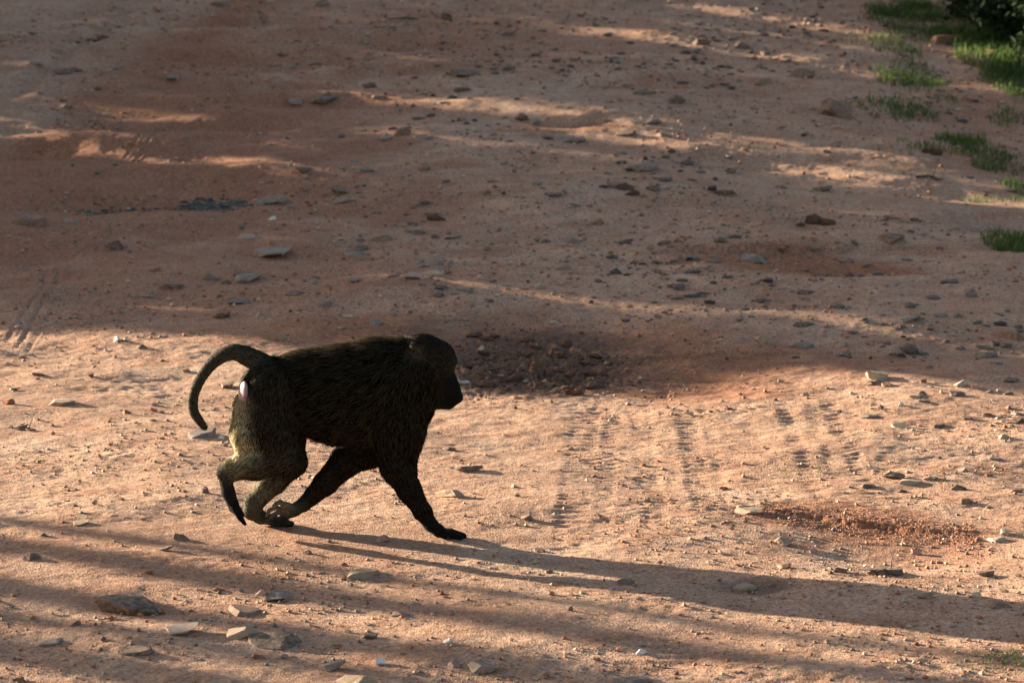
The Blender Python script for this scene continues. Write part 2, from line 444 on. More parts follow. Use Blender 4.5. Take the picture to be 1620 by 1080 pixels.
# far hind leg, planted
FY = 0.072
chain([(438, 625, 0.04, 48), (440, 680, 0.055, 42), (458, 728, 0.064, 26)], 0.018, (0.05, 0.043, 0.027), 1.35, 0.025)
chain([(458, 730, 0.064, 25), (434, 758, 0.068, 20)], 0.014, (0.045, 0.037, 0.024), 1.0, 0.02)
chain([(434, 758, 0.068, 20), (402, 795, FY, 14)], 0.014, (0.20, 0.17, 0.115), 1.0, 0.02)  # paler inner-leg fur, with the lit heel tone in its colour
chain([(402, 792, FY, 15), (398, 808, FY, 13), (412, 818, FY, 10), (434, 822, FY, 8.5)], 0.006, (0.06, 0.05, 0.036), 0.9, 0.012)
for i, yo in enumerate((-0.028, -0.012, 0.004, 0.019)):
    l = (0.85, 1.0, 1.05, 0.95)[i]
    chain([(432, 823, FY + yo * 0.7, 6.5), (432 + 16 * l, 824.5 - yo * 60, FY + yo, 5), (432 + 29 * l, 828 - yo * 60, FY + yo, 4)], 0, SKIN, 1.0, 0.004)
chain([(418, 823, FY - 0.02, 6), (432, 827, FY - 0.040, 5), (440, 830, FY - 0.045, 4)], 0, SKIN, 1.0, 0.004)
# far arm, pushing off behind, hand trailing with curled fingers
AY = 0.055
chain([(618, 660, 0.05, 42), (585, 705, 0.055, 32), (548, 728, AY, 24)], 0.018, DARK, 1.2, 0.025)
chain([(548, 728, AY, 24), (515, 764, AY, 18), (481, 797, AY, 11.5)], 0.010, DARK, 1.0, 0.015)
chain([(481, 797, AY, 11), (466, 806, AY, 10), (456, 812, AY, 8.5)], 0.002, (0.028, 0.024, 0.019), 0.75, 0.008)
for i, yo in enumerate((-0.024, -0.009, 0.006, 0.020)):
    l = (0.9, 1.05, 1.0, 0.85)[i]
    dx = (2, -3, 0, 6)[i]; dy = (-11, -2, 6, 12)[i]
    chain([(455, 810 + dy * .6, AY + yo * 0.7 - .01, 4.6), (455 - 15 * l + dx, 804 + dy, AY + yo - .015, 3.9), (455 - 25 * l + dx, 809 + dy, AY + yo - .02, 3.5), (455 - 29 * l + dx, 818 + dy, AY + yo - .02, 2.9)], 0, PALM, 1.0, 0.002)
chain([(466, 803, AY - 0.018, 6), (454, 798, AY - 0.034, 5), (447, 802, AY - 0.038, 3.8)], 0, PALM, 1.0, 0.003)
# near arm, reaching forward and planted
NY = -0.075
chain([(626, 625, -0.045, 47), (630, 680, -0.062, 39), (630, 738, NY, 27)], 0.022, OLIVE, 1.45, 0.03)
chain([(629, 738, NY, 26), (648, 776, NY, 18), (668, 808, NY, 13), (682, 830, NY, 10.5)], 0.011, DARK, 1.0, 0.015)
chain([(682, 829, NY, 10), (694, 839, NY, 9.5), (703, 844, NY, 8)], 0.003, SKIN, 0.72, 0.008)
for i, yo in enumerate((-0.026, -0.009, 0.008, 0.024)):
    l = (0.85, 1.03, 1.0, 0.85)[i]
    chain([(702, 843 - yo * 60, NY + yo * 0.75, 5.6), (702 + 13 * l, 842 - yo * 100, NY + yo, 4.8), (702 + 24 * l, 845.5 - yo * 110, NY + yo, 4.4), (702 + 33 * l, 847 - yo * 110, NY + yo, 3.6)], 0, SKIN, 1.0, 0.003)
chain([(690, 838, NY + 0.02, 6), (702, 841, NY + 0.042, 5), (711, 844, NY + 0.048, 4)], 0, SKIN, 1.0, 0.003)

VOX = 0.0042
PA = np.array([p[0] for p in PR]); PB = np.array([p[1] for p in PR])
mins = np.minimum(PA, PB).min(0) - 0.20; maxs = np.maximum(PA, PB).max(0) + 0.20
mins[1] = YC - 0.21; maxs[1] = YC + 0.21; mins[2] = -0.03
dims = np.ceil((maxs - mins) / VOX).astype(int)
D = np.full(dims, 0.08, dtype=np.float32)
gx = (mins[0] + VOX * np.arange(dims[0])).astype(np.float32)
gy = (mins[1] + VOX * np.arange(dims[1])).astype(np.float32)
gz = (mins[2] + VOX * np.arange(dims[2])).astype(np.float32)

def prim_dist(P, p):
    a, b, ra, rb, ys, fur, col, k = p
    pa = P - a; ba = b - a
    pa = pa * np.array([1, ys, 1]); ba = ba * np.array([1, ys, 1])
    t = np.clip((pa @ ba) / max(1e-9, ba @ ba), 0, 1)
    d = np.linalg.norm(pa - t[:, None] * ba, axis=1)
    return d - (ra + t * (rb - ra)), t

for p in PR:
    a, b, ra, rb, ys, fur, col, k = p
    R = max(ra, rb) + k + 0.012
    lo = np.minimum(a, b) - R; hi = np.maximum(a, b) + R
    i0 = np.clip(np.floor((lo - mins) / VOX).astype(int), 0, dims); i1 = np.clip(np.ceil((hi - mins) / VOX).astype(int) + 1, 0, dims)
    sx_, sy_, sz_ = gx[i0[0]:i1[0]], gy[i0[1]:i1[1]], gz[i0[2]:i1[2]]
    GX, GY, GZ = np.meshgrid(sx_, sy_, sz_, indexing='ij')
    ba = (b - a) * np.array([1, ys, 1]); bb = max(1e-9, float(ba @ ba))
    px_, py_, pz_ = GX - a[0], (GY - a[1]) * ys, GZ - a[2]
    t = np.clip((px_ * ba[0] + py_ * ba[1] + pz_ * ba[2]) / bb, 0, 1)
    d = np.sqrt((px_ - t * ba[0]) ** 2 + (py_ - t * ba[1]) ** 2 + (pz_ - t * ba[2]) ** 2) - (ra + t * (rb - ra))
    sl = (slice(i0[0], i1[0]), slice(i0[1], i1[1]), slice(i0[2], i1[2]))
    o = D[sl]
    h = np.maximum(k - np.abs(o - d), 0) / k
    D[sl] = np.minimum(o, d) - h * h * k * 0.25

def surface_nets(D, org, h):
    s = D < 0
    nx, ny, nz = D.shape
    c = np.zeros((nx - 1, ny - 1, nz - 1), dtype=np.int8)
    for i in (0, 1):
        for j in (0, 1):
            for k in (0, 1):
                c += s[i:nx - 1 + i, j:ny - 1 + j, k:nz - 1 + k]
    cells = np.argwhere((c > 0) & (c < 8))
    vid = np.full(c.shape, -1, dtype=np.int32); vid[tuple(cells.T)] = np.arange(len(cells))
    acc = np.zeros((len(cells), 3)); cnt = np.zeros(len(cells))
    corners = [(i, j, k) for i in (0, 1) for j in (0, 1) for k in (0, 1)]
    for A in corners:
        for ax in range(3):
            if A[ax] == 1: continue
            B = list(A); B[ax] = 1
            va = D[cells[:, 0] + A[0], cells[:, 1] + A[1], cells[:, 2] + A[2]]
            vb = D[cells[:, 0] + B[0], cells[:, 1] + B[1], cells[:, 2] + B[2]]
            m = (va < 0) != (vb < 0)
            t = va[m] / (va[m] - vb[m])
            pt = np.tile(np.array(A, float), (m.sum(), 1)); pt[:, ax] = t
            acc[m] += pt; cnt[m] += 1
    V = org + h * (cells + acc / cnt[:, None])
    F = []
    for ax in range(3):
        u, v = [(1, 2), (2, 0), (0, 1)][ax]
        sl0 = [slice(None)] * 3; sl1 = [slice(None)] * 3
        sl0[ax] = slice(0, -1); sl1[ax] = slice(1, None)
        e = np.argwhere(s[tuple(sl0)] != s[tuple(sl1)])
        e = e[(e[:, u] > 0) & (e[:, v] > 0) & (e[:, u] < D.shape[u] - 1) & (e[:, v] < D.shape[v] - 1)]
        q = []
        for du, dv in ((-1, -1), (0, -1), (0, 0), (-1, 0)):
            cc = e.copy(); cc[:, u] += du; cc[:, v] += dv
            q.append(vid[cc[:, 0], cc[:, 1], cc[:, 2]])
        q = np.stack(q, 1)
        flip = ~s[e[:, 0], e[:, 1], e[:, 2]]
        q[flip] = q[flip][:, ::-1]
        F.append(q)
    return V, np.concatenate(F)

BV, BF = surface_nets(D, mins, VOX)
# relax a little
def smooth_mesh(V, F, it, lam):
    E = np.concatenate([F[:, [0, 1]], F[:, [1, 2]], F[:, [2, 3]], F[:, [3, 0]]])
    E = np.concatenate([E, E[:, ::-1]])
    deg = np.bincount(E[:, 0], minlength=len(V))
    for _ in range(it):
        n = np.stack([np.bincount(E[:, 0], V[E[:, 1], a], minlength=len(V)) for a in range(3)], 1) / deg[:, None]
        V = V + lam * (n - V)
    return V
BV = smooth_mesh(BV, BF, 2, 0.5)

# per-vertex fur length, comb direction and colour, blended from the nearest primitives
dist = np.stack([prim_dist(BV, p)[0] for p in PR], 1)
wgt = np.exp(-np.maximum(dist - dist.min(1, keepdims=True), 0) / 0.008)
wgt /= wgt.sum(1, keepdims=True)
furL = wgt @ np.array([p[5] for p in PR])
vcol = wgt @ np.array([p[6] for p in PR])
axis = np.array([(p[1] - p[0]) / max(1e-6, np.linalg.norm(p[1] - p[0])) for p in PR])
comb = wgt @ axis
tri = np.concatenate([BF[:, [0, 1, 2]], BF[:, [0, 2, 3]]])
fn = np.cross(BV[tri[:, 1]] - BV[tri[:, 0]], BV[tri[:, 2]] - BV[tri[:, 0]])
vn = np.zeros_like(BV)
for i in range(3):
    for a in range(3): vn[:, a] += np.bincount(tri[:, i], fn[:, a], minlength=len(BV))
vn /= np.maximum(1e-12, np.linalg.norm(vn, axis=1, keepdims=True))
# pale underside and inner legs, dark hands and face stay as set; callosities bare
PADS = []
callo = np.zeros(len(BV))
for cpt in PADS:
    dd = (BV - cpt) / np.array([0.034, 0.027, 0.044])
    callo = np.maximum(callo, 1 - sstep(0.75, 1.05, np.linalg.norm(dd, axis=1)))
furL = furL * (1 - callo)
under = np.clip(-vn[:, 2], 0, 1) * (BV[:, 2] > 0.2)
vcol = vcol * (1 + 0.5 * under[:, None])
vcol = vcol * (1 - callo[:, None]) + callo[:, None] * np.array([0.50, 0.30, 0.34])

BASE = Vector((float(at(530, 845, YC)[0]), YC, 0.0))
BASE.z = tz(BASE.x, BASE.y)
baboon = bpy.data.objects.new('baboon', None); baboon.location = BASE; COL.objects.link(baboon)
tag(baboon, 'dark olive-brown baboon walking on all fours across the dirt road', 'baboon')
off = np.array(BASE)
body_me = new_mesh('body', BV - off, BF, 4)
set_col(body_me, 'Col', vcol); set_float(body_me, 'bare', (furL < 0.003).astype(float)); set_float(body_me, 'callo', callo)
bm_ = NT('baboon skin and underfur')
ca = bm_.attr('Col').outputs['Color']
bp = bm_.node('ShaderNodeTexCoord').outputs['Object']
nn = bm_.noise(bp, 90, 4, 0.6)
cc_ = bm_.mix(1.0, ca, bm_.ramp(nn, [(0.3, (0.6, 0.6, 0.6)), (0.7, (1.3, 1.3, 1.3))]), 'MULTIPLY')
bm_.l.new(cc_, bm_.b.inputs['Base Color'])
rr = bm_.math('SUBTRACT', 0.85, bm_.math('MULTIPLY', bm_.attr('callo').outputs['Fac'], 0.45))
bm_.l.new(rr, bm_.b.inputs['Roughness'])
bm_.b.inputs['Specular IOR Level'].default_value = 0.06
bm_.l.new(bm_.bump(nn, 0.002, 0.5), bm_.b.inputs['Normal'])
body = link('body', body_me, bm_.m, baboon)

# eyes
def uvball(c, r, n=10):
    V = []; F = []
    for i in range(n + 1):
        th = math.pi * i / n
        for j in range(n * 2):
            ph = math.pi * j / n
            V.append((c[0] + r * math.sin(th) * math.cos(ph), c[1] + r * math.sin(th) * math.sin(ph), c[2] + r * math.cos(th)))
    for i in range(n):
        for j in range(n * 2):
            F.append((i * 2 * n + j, (i + 1) * 2 * n + j, (i + 1) * 2 * n + (j + 1) % (2 * n), i * 2 * n + (j + 1) % (2 * n)))
    return np.array(V), np.array(F)
em = NT('amber brown eye'); em.b.inputs['Base Color'].default_value = (0.02, 0.01, 0.005, 1); em.b.inputs['Roughness'].default_value = 0.1
for s in (-1, 1):
    ec = at(707.5, 583, YC + s * 0.029) - off
    V, F = uvball(ec, 0.0085)
    link('eye', new_mesh('eye', V, F, 4), em.m, baboon)

# bare pink callosities on the rump
pm = NT('pink bare rump skin')
pcol = pm.ramp(pm.noise(pm.node('ShaderNodeTexCoord').outputs['Object'], 60, 3, 0.5), [(0.3, (0.26, 0.13, 0.16)), (0.7, (0.44, 0.28, 0.34))])
pm.l.new(pcol, pm.b.inputs['Base Color']); pm.set(pm.b, Roughness=0.42)
rel = BV - CAM; depth = rel[:, 1] * CP - rel[:, 2] * SP
sxp = W0 / 2 + FPX * rel[:, 0] / depth; syp = H0 / 2 - FPX * (rel[:, 1] * SP + rel[:, 2] * CP) / depth
cand = np.where((np.abs(sxp - 383) < 4) & (np.abs(syp - 618) < 5))[0]
pv = cand[np.argmin(BV[cand, 1])]; pc = BV[pv]; pn = vn[pv]
for s in (1, -1):
    c_ = pc.copy(); n_ = np.array([-0.80, -0.60, 0.05])
    if s < 0: c_[1] = 2 * YC - c_[1]; n_[1] *= -1
    n_ /= np.linalg.norm(n_); t_ = np.cross([0, 0, 1.0], n_); t_ /= np.linalg.norm(t_); b_ = np.cross(n_, t_)
    V, F = uvball((0, 0, 0), 1.0)
    V = V[:, 0:1] * n_ * 0.010 + V[:, 1:2] * t_ * 0.024 + V[:, 2:3] * (b_ + 0.12 * t_) * 0.040
    link('rump_pad', new_mesh('rump_pad', V + c_ + n_ * 0.003 - off, F, 4), pm.m, baboon)

# fur: fine tapered blades combed along the limbs
NF = 130000
ta = np.linalg.norm(fn, axis=1) * 0.5
tl = furL[tri].mean(1)
pw = ta * (tl > 0.0035) * np.where(tl < 0.012, 1.5, 1.0)
ti = RNG.choice(len(tri), NF, p=pw / pw.sum())
r1 = np.sqrt(RNG.random(NF)); r2 = RNG.random(NF)
bw = np.stack([1 - r1, r1 * (1 - r2), r1 * r2], 1)
def lerp(A): return (A[tri[ti]] * bw[:, :, None]).sum(1) if A.ndim == 2 else (A[tri[ti]] * bw).sum(1)
fp, fN, fc, fl, fcomb = lerp(BV), lerp(vn), lerp(vcol), lerp(furL), lerp(comb)
fN /= np.linalg.norm(fN, axis=1, keepdims=True)
ct = fcomb + np.array([-0.15, 0, -0.55]) * (fl[:, None] > 0.015)
ct = ct - (ct * fN).sum(1, keepdims=True) * fN
ct /= np.maximum(1e-6, np.linalg.norm(ct, axis=1, keepdims=True))
rnd = RNG.normal(0, 1, (NF, 3)); rnd -= (rnd * fN).sum(1, keepdims=True) * fN
clump = np.stack([np.sin(fp[:, 0] * 130 + 3 * np.sin(fp[:, 2] * 90)), np.sin(fp[:, 2] * 110 + fp[:, 1] * 80), np.cos(fp[:, 0] * 95 - fp[:, 2] * 120)], 1)
clump -= (clump * fN).sum(1, keepdims=True) * fN
dirn = ct + 0.30 * rnd + 0.05 * clump + fN * (0.36 + 0.15 * RNG.random((NF, 1)))
dirn /= np.linalg.norm(dirn, axis=1, keepdims=True)
ln = fl * (0.65 + 0.6 * RNG.random(NF))
side = np.cross(dirn, RNG.normal(0, 1, (NF, 3))); side /= np.maximum(1e-6, np.linalg.norm(side, axis=1, keepdims=True))
wd = 0.00055 + 0.0004 * RNG.random(NF)
p0 = fp - fN * 0.002
p1 = p0 + dirn * ln[:, None] * 0.55
p2 = p0 + dirn * ln[:, None] + (ct * 0.22 - fN * 0.12) * ln[:, None]
sw = side * wd[:, None]
FVv = np.stack([p0 - sw, p0 + sw, p1 - sw * 0.8, p1 + sw * 0.8, p2], 1).reshape(-1, 3) - off
bi = np.arange(NF)[:, None] * 5
FT = np.concatenate([bi + np.array([[0, 1, 3]]), bi + np.array([[0, 3, 2]]), bi + np.array([[2, 3, 4]])], 1)
fur_me = new_mesh('fur', FVv, FT, 3)
band = RNG.random((NF, 1)) * 0.5 + 0.75
tip = np.where(RNG.random((NF, 1)) < 0.3, 1.7, 1.1)
fcols = np.stack([fc * 0.8, fc * 0.8, fc * band, fc * band, fc * band * tip * np.array([1.05, 1.0, 0.85])], 1).reshape(-1, 3)
set_col(fur_me, 'Col', fcols)
try:
    nrm = np.repeat(fN * 1.0 + dirn * 0.1, 5, 0); nrm /= np.linalg.norm(nrm, axis=1, keepdims=True)
    fur_me.normals_split_custom_set_from_vertices(nrm.astype(np.float32))
except Exception as ex:
    print('normals', ex)
fm = NT('olive agouti fur')
fcA = fm.attr('Col').outputs['Color']
fm.l.new(fcA, fm.b.inputs['Base Color']); fm.set(fm.b, Roughness=0.6); fm.b.inputs['Specular IOR Level'].default_value = 0.2
tr = fm.node('ShaderNodeBsdfTranslucent'); fm.l.new(fcA, tr.inputs[0])
mx = fm.node('ShaderNodeMixShader'); mx.inputs[0].default_value = 0.25
fm.l.new(fm.b.outputs[0], mx.inputs[1]); fm.l.new(tr.outputs[0], mx.inputs[2]); fm.l.new(mx.outputs[0], fm.out.inputs[0])
fur = link('fur', fur_me, fm.m, body)
fur['kind'] = 'stuff'

# ------------------------------------------------------------------ plant materials
def leaf_mat(name, c1, c2, trans=0.3):
    m = NT(name)
    oi = m.node('ShaderNodeNewGeometry')
    col = m.ramp(oi.outputs['Random Per Island'], [(0.0, c1), (1.0, c2)])
    m.l.new(col, m.b.inputs['Base Color']); m.set(m.b, Roughness=0.8); m.b.inputs['Specular IOR Level'].default_value = 0.15
    t = m.node('ShaderNodeBsdfTranslucent'); m.l.new(col, t.inputs[0])
    x = m.node('ShaderNodeMixShader'); x.inputs[0].default_value = trans
    m.l.new(m.b.outputs[0], x.inputs[1]); m.l.new(t.outputs[0], x.inputs[2]); m.l.new(x.outputs[0], m.out.inputs[0])
    return m.m
M_LEAF = leaf_mat('savanna tree leaf', (0.035, 0.055, 0.018), (0.075, 0.10, 0.03), 0.2)
M_SHRUB = leaf_mat('dark shrub leaf', (0.014, 0.026, 0.012), (0.035, 0.05, 0.02), 0.2)
M_GRASS = leaf_mat('short green grass', (0.055, 0.10, 0.028), (0.13, 0.18, 0.055), 0.4)
bk = NT('grey brown bark')
bpos = bk.node('ShaderNodeTexCoord').outputs['Object']
bmap = bk.node('ShaderNodeMapping'); bmap.inputs['Scale'].default_value = (9, 9, 2); bk.l.new(bpos, bmap.inputs[0])
bn = bk.noise(bmap.outputs[0], 3, 6, 0.65)
bk.l.new(bk.ramp(bn, [(0.3, (0.05, 0.038, 0.028)), (0.7, (0.17, 0.13, 0.10))]), bk.b.inputs['Base Color'])
bk.set(bk.b, Roughness=0.9); bk.l.new(bk.bump(bn, 0.02, 0.8), bk.b.inputs['Normal'])
M_BARK = bk.m

def tubes(paths, seg=8):
    """paths: list of lists of (x,y,z,r) -> verts, quads"""
    V = []; F = []
    for path in paths:
        base = len(V)
        P = np.array(path, float)
        for i in range(len(P)):
            d = P[min(i + 1, len(P) - 1), :3] - P[max(i - 1, 0), :3]; d /= max(1e-9, np.linalg.norm(d))
            u = np.cross(d, [0.3, 0.9, 0.2]); u /= np.linalg.norm(u); v = np.cross(d, u)
            for j in range(seg):
                a = 2 * math.pi * j / seg
                rr_ = P[i, 3] * (1 + 0.12 * math.sin(3 * a + i * 1.7))
                V.append(P[i, :3] + rr_ * (math.cos(a) * u + math.sin(a) * v))
        for i in range(len(P) - 1):
            for j in range(seg):
                F.append((base + i * seg + j, base + i * seg + (j + 1) % seg, base + (i + 1) * seg + (j + 1) % seg, base + (i + 1) * seg + j))
    return np.array(V), np.array(F)

def leaves(P, lmin, lmax, asp=0.5, rng=RNG, up=0.0):
    """one folded-less four sided leaf (two triangles meeting at the midrib) per point"""
    n = len(P)
    d = rng.normal(0, 1, (n, 3)); d[:, 2] += up; d /= np.linalg.norm(d, axis=1, keepdims=True)
    s = np.cross(d, rng.normal(0, 1, (n, 3))); s /= np.maximum(1e-6, np.linalg.norm(s, axis=1, keepdims=True))
    nn_ = np.cross(d, s)
    L = (lmin + (lmax - lmin) * rng.random(n))[:, None]
    V = np.stack([P - d * L * .5, P + s * L * asp * .5 + nn_ * L * .08, P + d * L * .5, P - s * L * asp * .5 + nn_ * L * .08], 1).reshape(-1, 3)
    b = np.arange(n)[:, None] * 4
    F = np.concatenate([b + np.array([[0, 1, 2]]), b + np.array([[0, 2, 3]])], 1)
    return V, F

# ------------------------------------------------------------------ the row of trees beside the road, whose shade falls across it
TA = math.tan(SUN_AZ); TE = math.tan(SUN_EL) / math.cos(SUN_AZ)
def yt_to_y(yt, x): return yt - (x + 10) * TA

# centre and width of each thin spot across the sun direction, height range, share of leaves left
GAPS = [(17.55, .50, 3.18, 9, .0), (17.88, .46, 2.9, 3.22, .0), (16.6, .34, 2.8, 9, .0), (15.72, .26, 2.6, 9, .25), (15.2, .16, 2.3, 2.6, .4), (13.88, .40, 2.3, 9, .12), (13.40, .36, 2.5, 9, .0), (12.82, .26, 2.25, 2.55, .4), (12.85, .26, 1.95, 2.15, .3), (12.2, .16, 0, 1.9, .2),
        (11.74, .44, 1.80, 2.15, .06), (10.6, .16, 1.7, 2.1, .5), (9.38, .34, 2.08, 2.6, .42), (17.2, .14, 3.0, 9, .3), (19.2, .2, 0, 9, .2)]
def open_gap(yt, zt):
    wob = 0.05 * np.sin(zt * 5 + yt)
    k = np.zeros(len(yt), bool)
    for c, w, z0, z1, left in GAPS:
        k |= (np.abs(yt - c + wob * 0.5) < w / 2) & (zt > z0) & (zt < z1) & (RNG.random(len(yt)) > left)
    return k

NL = 62000
lx = RNG.uniform(-12.2, -9.2, NL); lyt = RNG.uniform(7.6, 21.5, NL); lz = RNG.uniform(0.6, 5.2, NL)
ly = yt_to_y(lyt, lx); lzt = lz + (lx + 10) * TE
edge = np.interp(lzt, [1.5, 1.67, 1.78, 1.92, 1.98, 2.03, 2.1, 2.19, 2.3, 2.39, 2.54, 3], [7.7, 7.73, 7.93, 8.04, 7.93, 7.72, 7.72, 8.1, 8.45, 8.65, 8.55, 8.6]) - 0.06
keep = (lyt > edge) & ~open_gap(lyt, lzt)
gl = surf(lx.copy(), ly.copy())
keep &= (lz > gl + 0.25)
top = 4.4 + 0.9 * np.sin(ly * 2.1) + 0.5 * np.sin(ly * 5.3 + lx)
keep &= lz < np.maximum(top, 4.1 + 0.8 * sstep(10, 18, ly))
LP = np.stack([lx, ly, lz], 1)[keep]
tree_y = np.arange(9.3, 22.5, 1.65)
own = np.argmin(np.abs(LP[:, 1][:, None] - tree_y[None, :] - 0.5 * np.sin(LP[:, 2] * 2)[:, None] * 0.3), 1)
ORD = ['first', 'second', 'third', 'fourth', 'fifth', 'sixth', 'seventh', 'eighth', 'ninth']
for i, ty in enumerate(tree_y):
    pts = LP[own == i]
    if len(pts) < 50: continue
    tx = -10.7 + 0.6 * math.sin(i * 2.3); g0 = tz(tx, ty)
    root = bpy.data.objects.new('roadside_tree', None); root.location = (tx, ty, g0); COL.objects.link(root)
    tag(root, ORD[i] + ' leafy low-branched tree past the wide opening in the roadside tree row', 'tree', 'leafy trees shading the road')
    o3 = np.array([tx, ty, g0])
    paths = [[(0, 0, -0.1, .13), (.05, .03, .7, .11), (.0, .08, 1.6, .09), (-.06, .05, 2.6, .065), (.03, 0, 3.7, .03)]]
    for b in range(7):
        a = b * 2.4 + i; z0 = 0.7 + b * 0.4
        paths.append([(0.02, .05, z0, .04), (.5 * math.cos(a), .22 * math.sin(a), z0 + .4, .025), (1.0 * math.cos(a + .3), .40 * math.sin(a + .3), z0 + .7, .012)])
    V, F = tubes(paths); link('trunk', new_mesh('trunk', V, F, 4), M_BARK, root)
    V, F = leaves(pts - o3, 0.12, 0.20, 0.62)
    link('crown', new_mesh('crown', V, F, 3, False), M_LEAF, root)

# slender trees whose bare trunks stripe the foreground
STEMS = [(4.56, -10.2, .05, .012, 1), (4.27, -11.0, .10, -.03, 3), (3.83, -9.8, .09, .03, 2), (3.55, -11.6, .07, .02, 1), (3.25, -10.4, .115, -.02, 3), (2.88, -11.3, .12, .02, 3), (2.45, -10.0, .12, .0, 3)]
for i, (yt, sx, r, lean, nb) in enumerate(STEMS):
    sy = yt_to_y(yt, sx) ; g0 = tz(sx, sy)
    root = bpy.data.objects.new('slender_tree', None); root.location = (sx, sy, g0); COL.objects.link(root)
    tag(root, ORD[i] + ' slender bare-trunked tree on the near side of the opening in the roadside row', 'tree', 'slender trunks striping the foreground')
    paths = [[(-lean * 2, -lean * 2, -0.1, r * 1.15), (-lean, -lean, 1.0, r), (0, 0, 1.9, r * .92), (lean, lean * 1.5, 2.8, r * .85), (lean * 2, lean * 2, 4.2, r * .6), (lean * 2, .1, 5.4, .02)]]
    rs = np.random.default_rng(40 + i)
    for b in range(nb + 5):
        a = rs.uniform(0, 6.28); z0 = 3.0 + b * 0.25; l = rs.uniform(.5, 1.0)
        paths.append([(lean, lean, z0, .04), (l * .5 * math.cos(a), l * .5 * math.sin(a), z0 + .35, .028), (l * math.cos(a), l * math.sin(a), z0 + .8, .01)])
    for b in range(nb):       # low dead twigs
        a = rs.uniform(0, 6.28); z0 = rs.uniform(1.0, 2.0); l = rs.uniform(.2, .45)
        paths.append([(0, 0, z0, .022), (l * .6 * math.cos(a), l * .6 * math.sin(a), z0 + .25, .014), (l * math.cos(a), l * math.sin(a), z0 + .65, .006)])
    V, F = tubes(paths); link('trunk', new_mesh('trunk', V, F, 4), M_BARK, root)
    cp = rs.normal(0, 1, (1500, 3)) * np.array([.55, .5, .6]) + np.array([lean * 2, .1, 4.6])
    cp = cp[cp[:, 2] > 3.3]
    low = np.stack([rs.normal(0, .10, 60), rs.normal(0, .10, 60), rs.uniform(1.1, 2.5, 60)], 1)
    V, F = leaves(np.concatenate([cp, low]), 0.07, 0.13, 0.5)
    link('crown', new_mesh('crown', V, F, 3, False), M_LEAF, root)

# ------------------------------------------------------------------ dark shrubs behind the grassy verge
SHR = [(1540, 34, 0.40, 0.8, 'dark leafy shrub behind the grass at the far end of the verge'), (1592, 70, 0.40, 0.85, 'dark leafy shrub behind the two red-brown rocks on the verge'),
       (1655, 118, 0.45, 0.9, 'dark leafy shrub at the grassy road edge beyond the sunlit grass'), (1620, -20, 0.9, 1.4, 'tall dark shrub rising at the back of the verge shrubs'), (1760, 30, 1.0, 1.3, 'broad dark shrub standing furthest from the road')]
for i, (px, py, rr_, hh, lab) in enumerate(SHR):
    c0 = gp(px, py) ; c0[0] += rr_ * 0.4; c0[1] += rr_ * 0.3
    g0 = tz(c0[0], c0[1])
    root = bpy.data.objects.new('verge_shrub', None); root.location = (c0[0], c0[1], g0); COL.objects.link(root)
    tag(root, lab, 'shrub', 'dark shrubs behind the verge')
    rs = np.random.default_rng(90 + i)
    paths = []
    for b in range(9):
        a = rs.uniform(0, 6.28); l = rs.uniform(.4, .9) * rr_
        paths.append([(0.04 * math.cos(a), .04 * math.sin(a), -.05, .02), (l * .5 * math.cos(a), l * .5 * math.sin(a), hh * .5, .014), (l * math.cos(a), l * math.sin(a), hh * .95, .005)])
    V, F = tubes(paths, 6); link('stem', new_mesh('stem', V, F, 4), M_BARK, root)
    P = []
    for b in range(26):
        cc = np.array([rs.normal(0, rr_ * .42), rs.normal(0, rr_ * .42), rs.uniform(.08, hh)])
        P.append(cc + rs.normal(0, 1, (260, 3)) * np.array([.16, .16, .12]) * rr_)
    P = np.concatenate(P); P = P[P[:, 2] > 0.02]
    V, F = leaves(P, 0.035, 0.075, 0.5, rs)
    link('foliage', new_mesh('foliage', V, F, 3, False), M_SHRUB, root)

# ------------------------------------------------------------------ grass on the verge
def grass_patch(px, py, w, h, n, hmin, hmax, out):
    cx, cy, sx, sy = ell(px, py, w, h)
    n = int(n * 0.42); m = int(n * 4)
    a = RNG.uniform(0, 2 * math.pi, m); r = np.sqrt(RNG.random(m)) * 1.3
    x = cx + sx * r * np.cos(a); y = cy + sy * r * np.sin(a)
    d = vnoise(x * 5, y * 5, 201) + 0.6 * vnoise(x * 14, y * 14, 202) + 0.45 * (1 - r)
    k = np.argsort(-(2.2 * d - np.log(-np.log(RNG.uniform(1e-6, 1, m)))))[:n]
    out.append(np.stack([x[k], y[k], RNG.uniform(hmin, hmax, len(k)) * (0.6 + 0.8 * RNG.random(len(k)))], 1))
GR = []
for p in [(1480, 34, 170, 50, 5200, .02, .05), (1590, 95, 120, 40, 5200, .04, .08), (1440, 12, 110, 22, 2600, .03, .05), (1570, 62, 150, 30, 4200, .04, .08), (1600, 130, 70, 40, 2200, .03, .06),
          (1418, 80, 60, 40, 900, .02, .05), (1440, 120, 90, 34, 1700, .025, .06), (1400, 168, 110, 22, 900, .02, .045), (1450, 178, 60, 16, 500, .02, .04), (1380, 62, 90, 24, 300, .02, .04),
          (1520, 225, 60, 14, 800, .03, .06), (1545, 240, 110, 14, 900, .02, .05), (1580, 258, 70, 14, 700, .02, .05), (1600, 180, 60, 22, 500, .02, .05), (1490, 155, 40, 10, 150, .02, .04),
          (1600, 392, 70, 26, 1500, .03, .06), (1612, 290, 40, 18, 500, .03, .05), (1575, 308, 90, 8, 200, .02, .04), (1450, 232, 50, 12, 260, .02, .04), (1720, 150, 160, 60, 4200, .03, .07), (1760, 240, 200, 50, 3600, .03, .06), (1800, 340, 220, 60, 3600, .03, .06), (1585, 1050, 120, 30, 420, .006, .016), (1250, 745, 90, 18, 130, .006, .015)]:
    grass_patch(*p, GR)
GR = np.concatenate(GR)
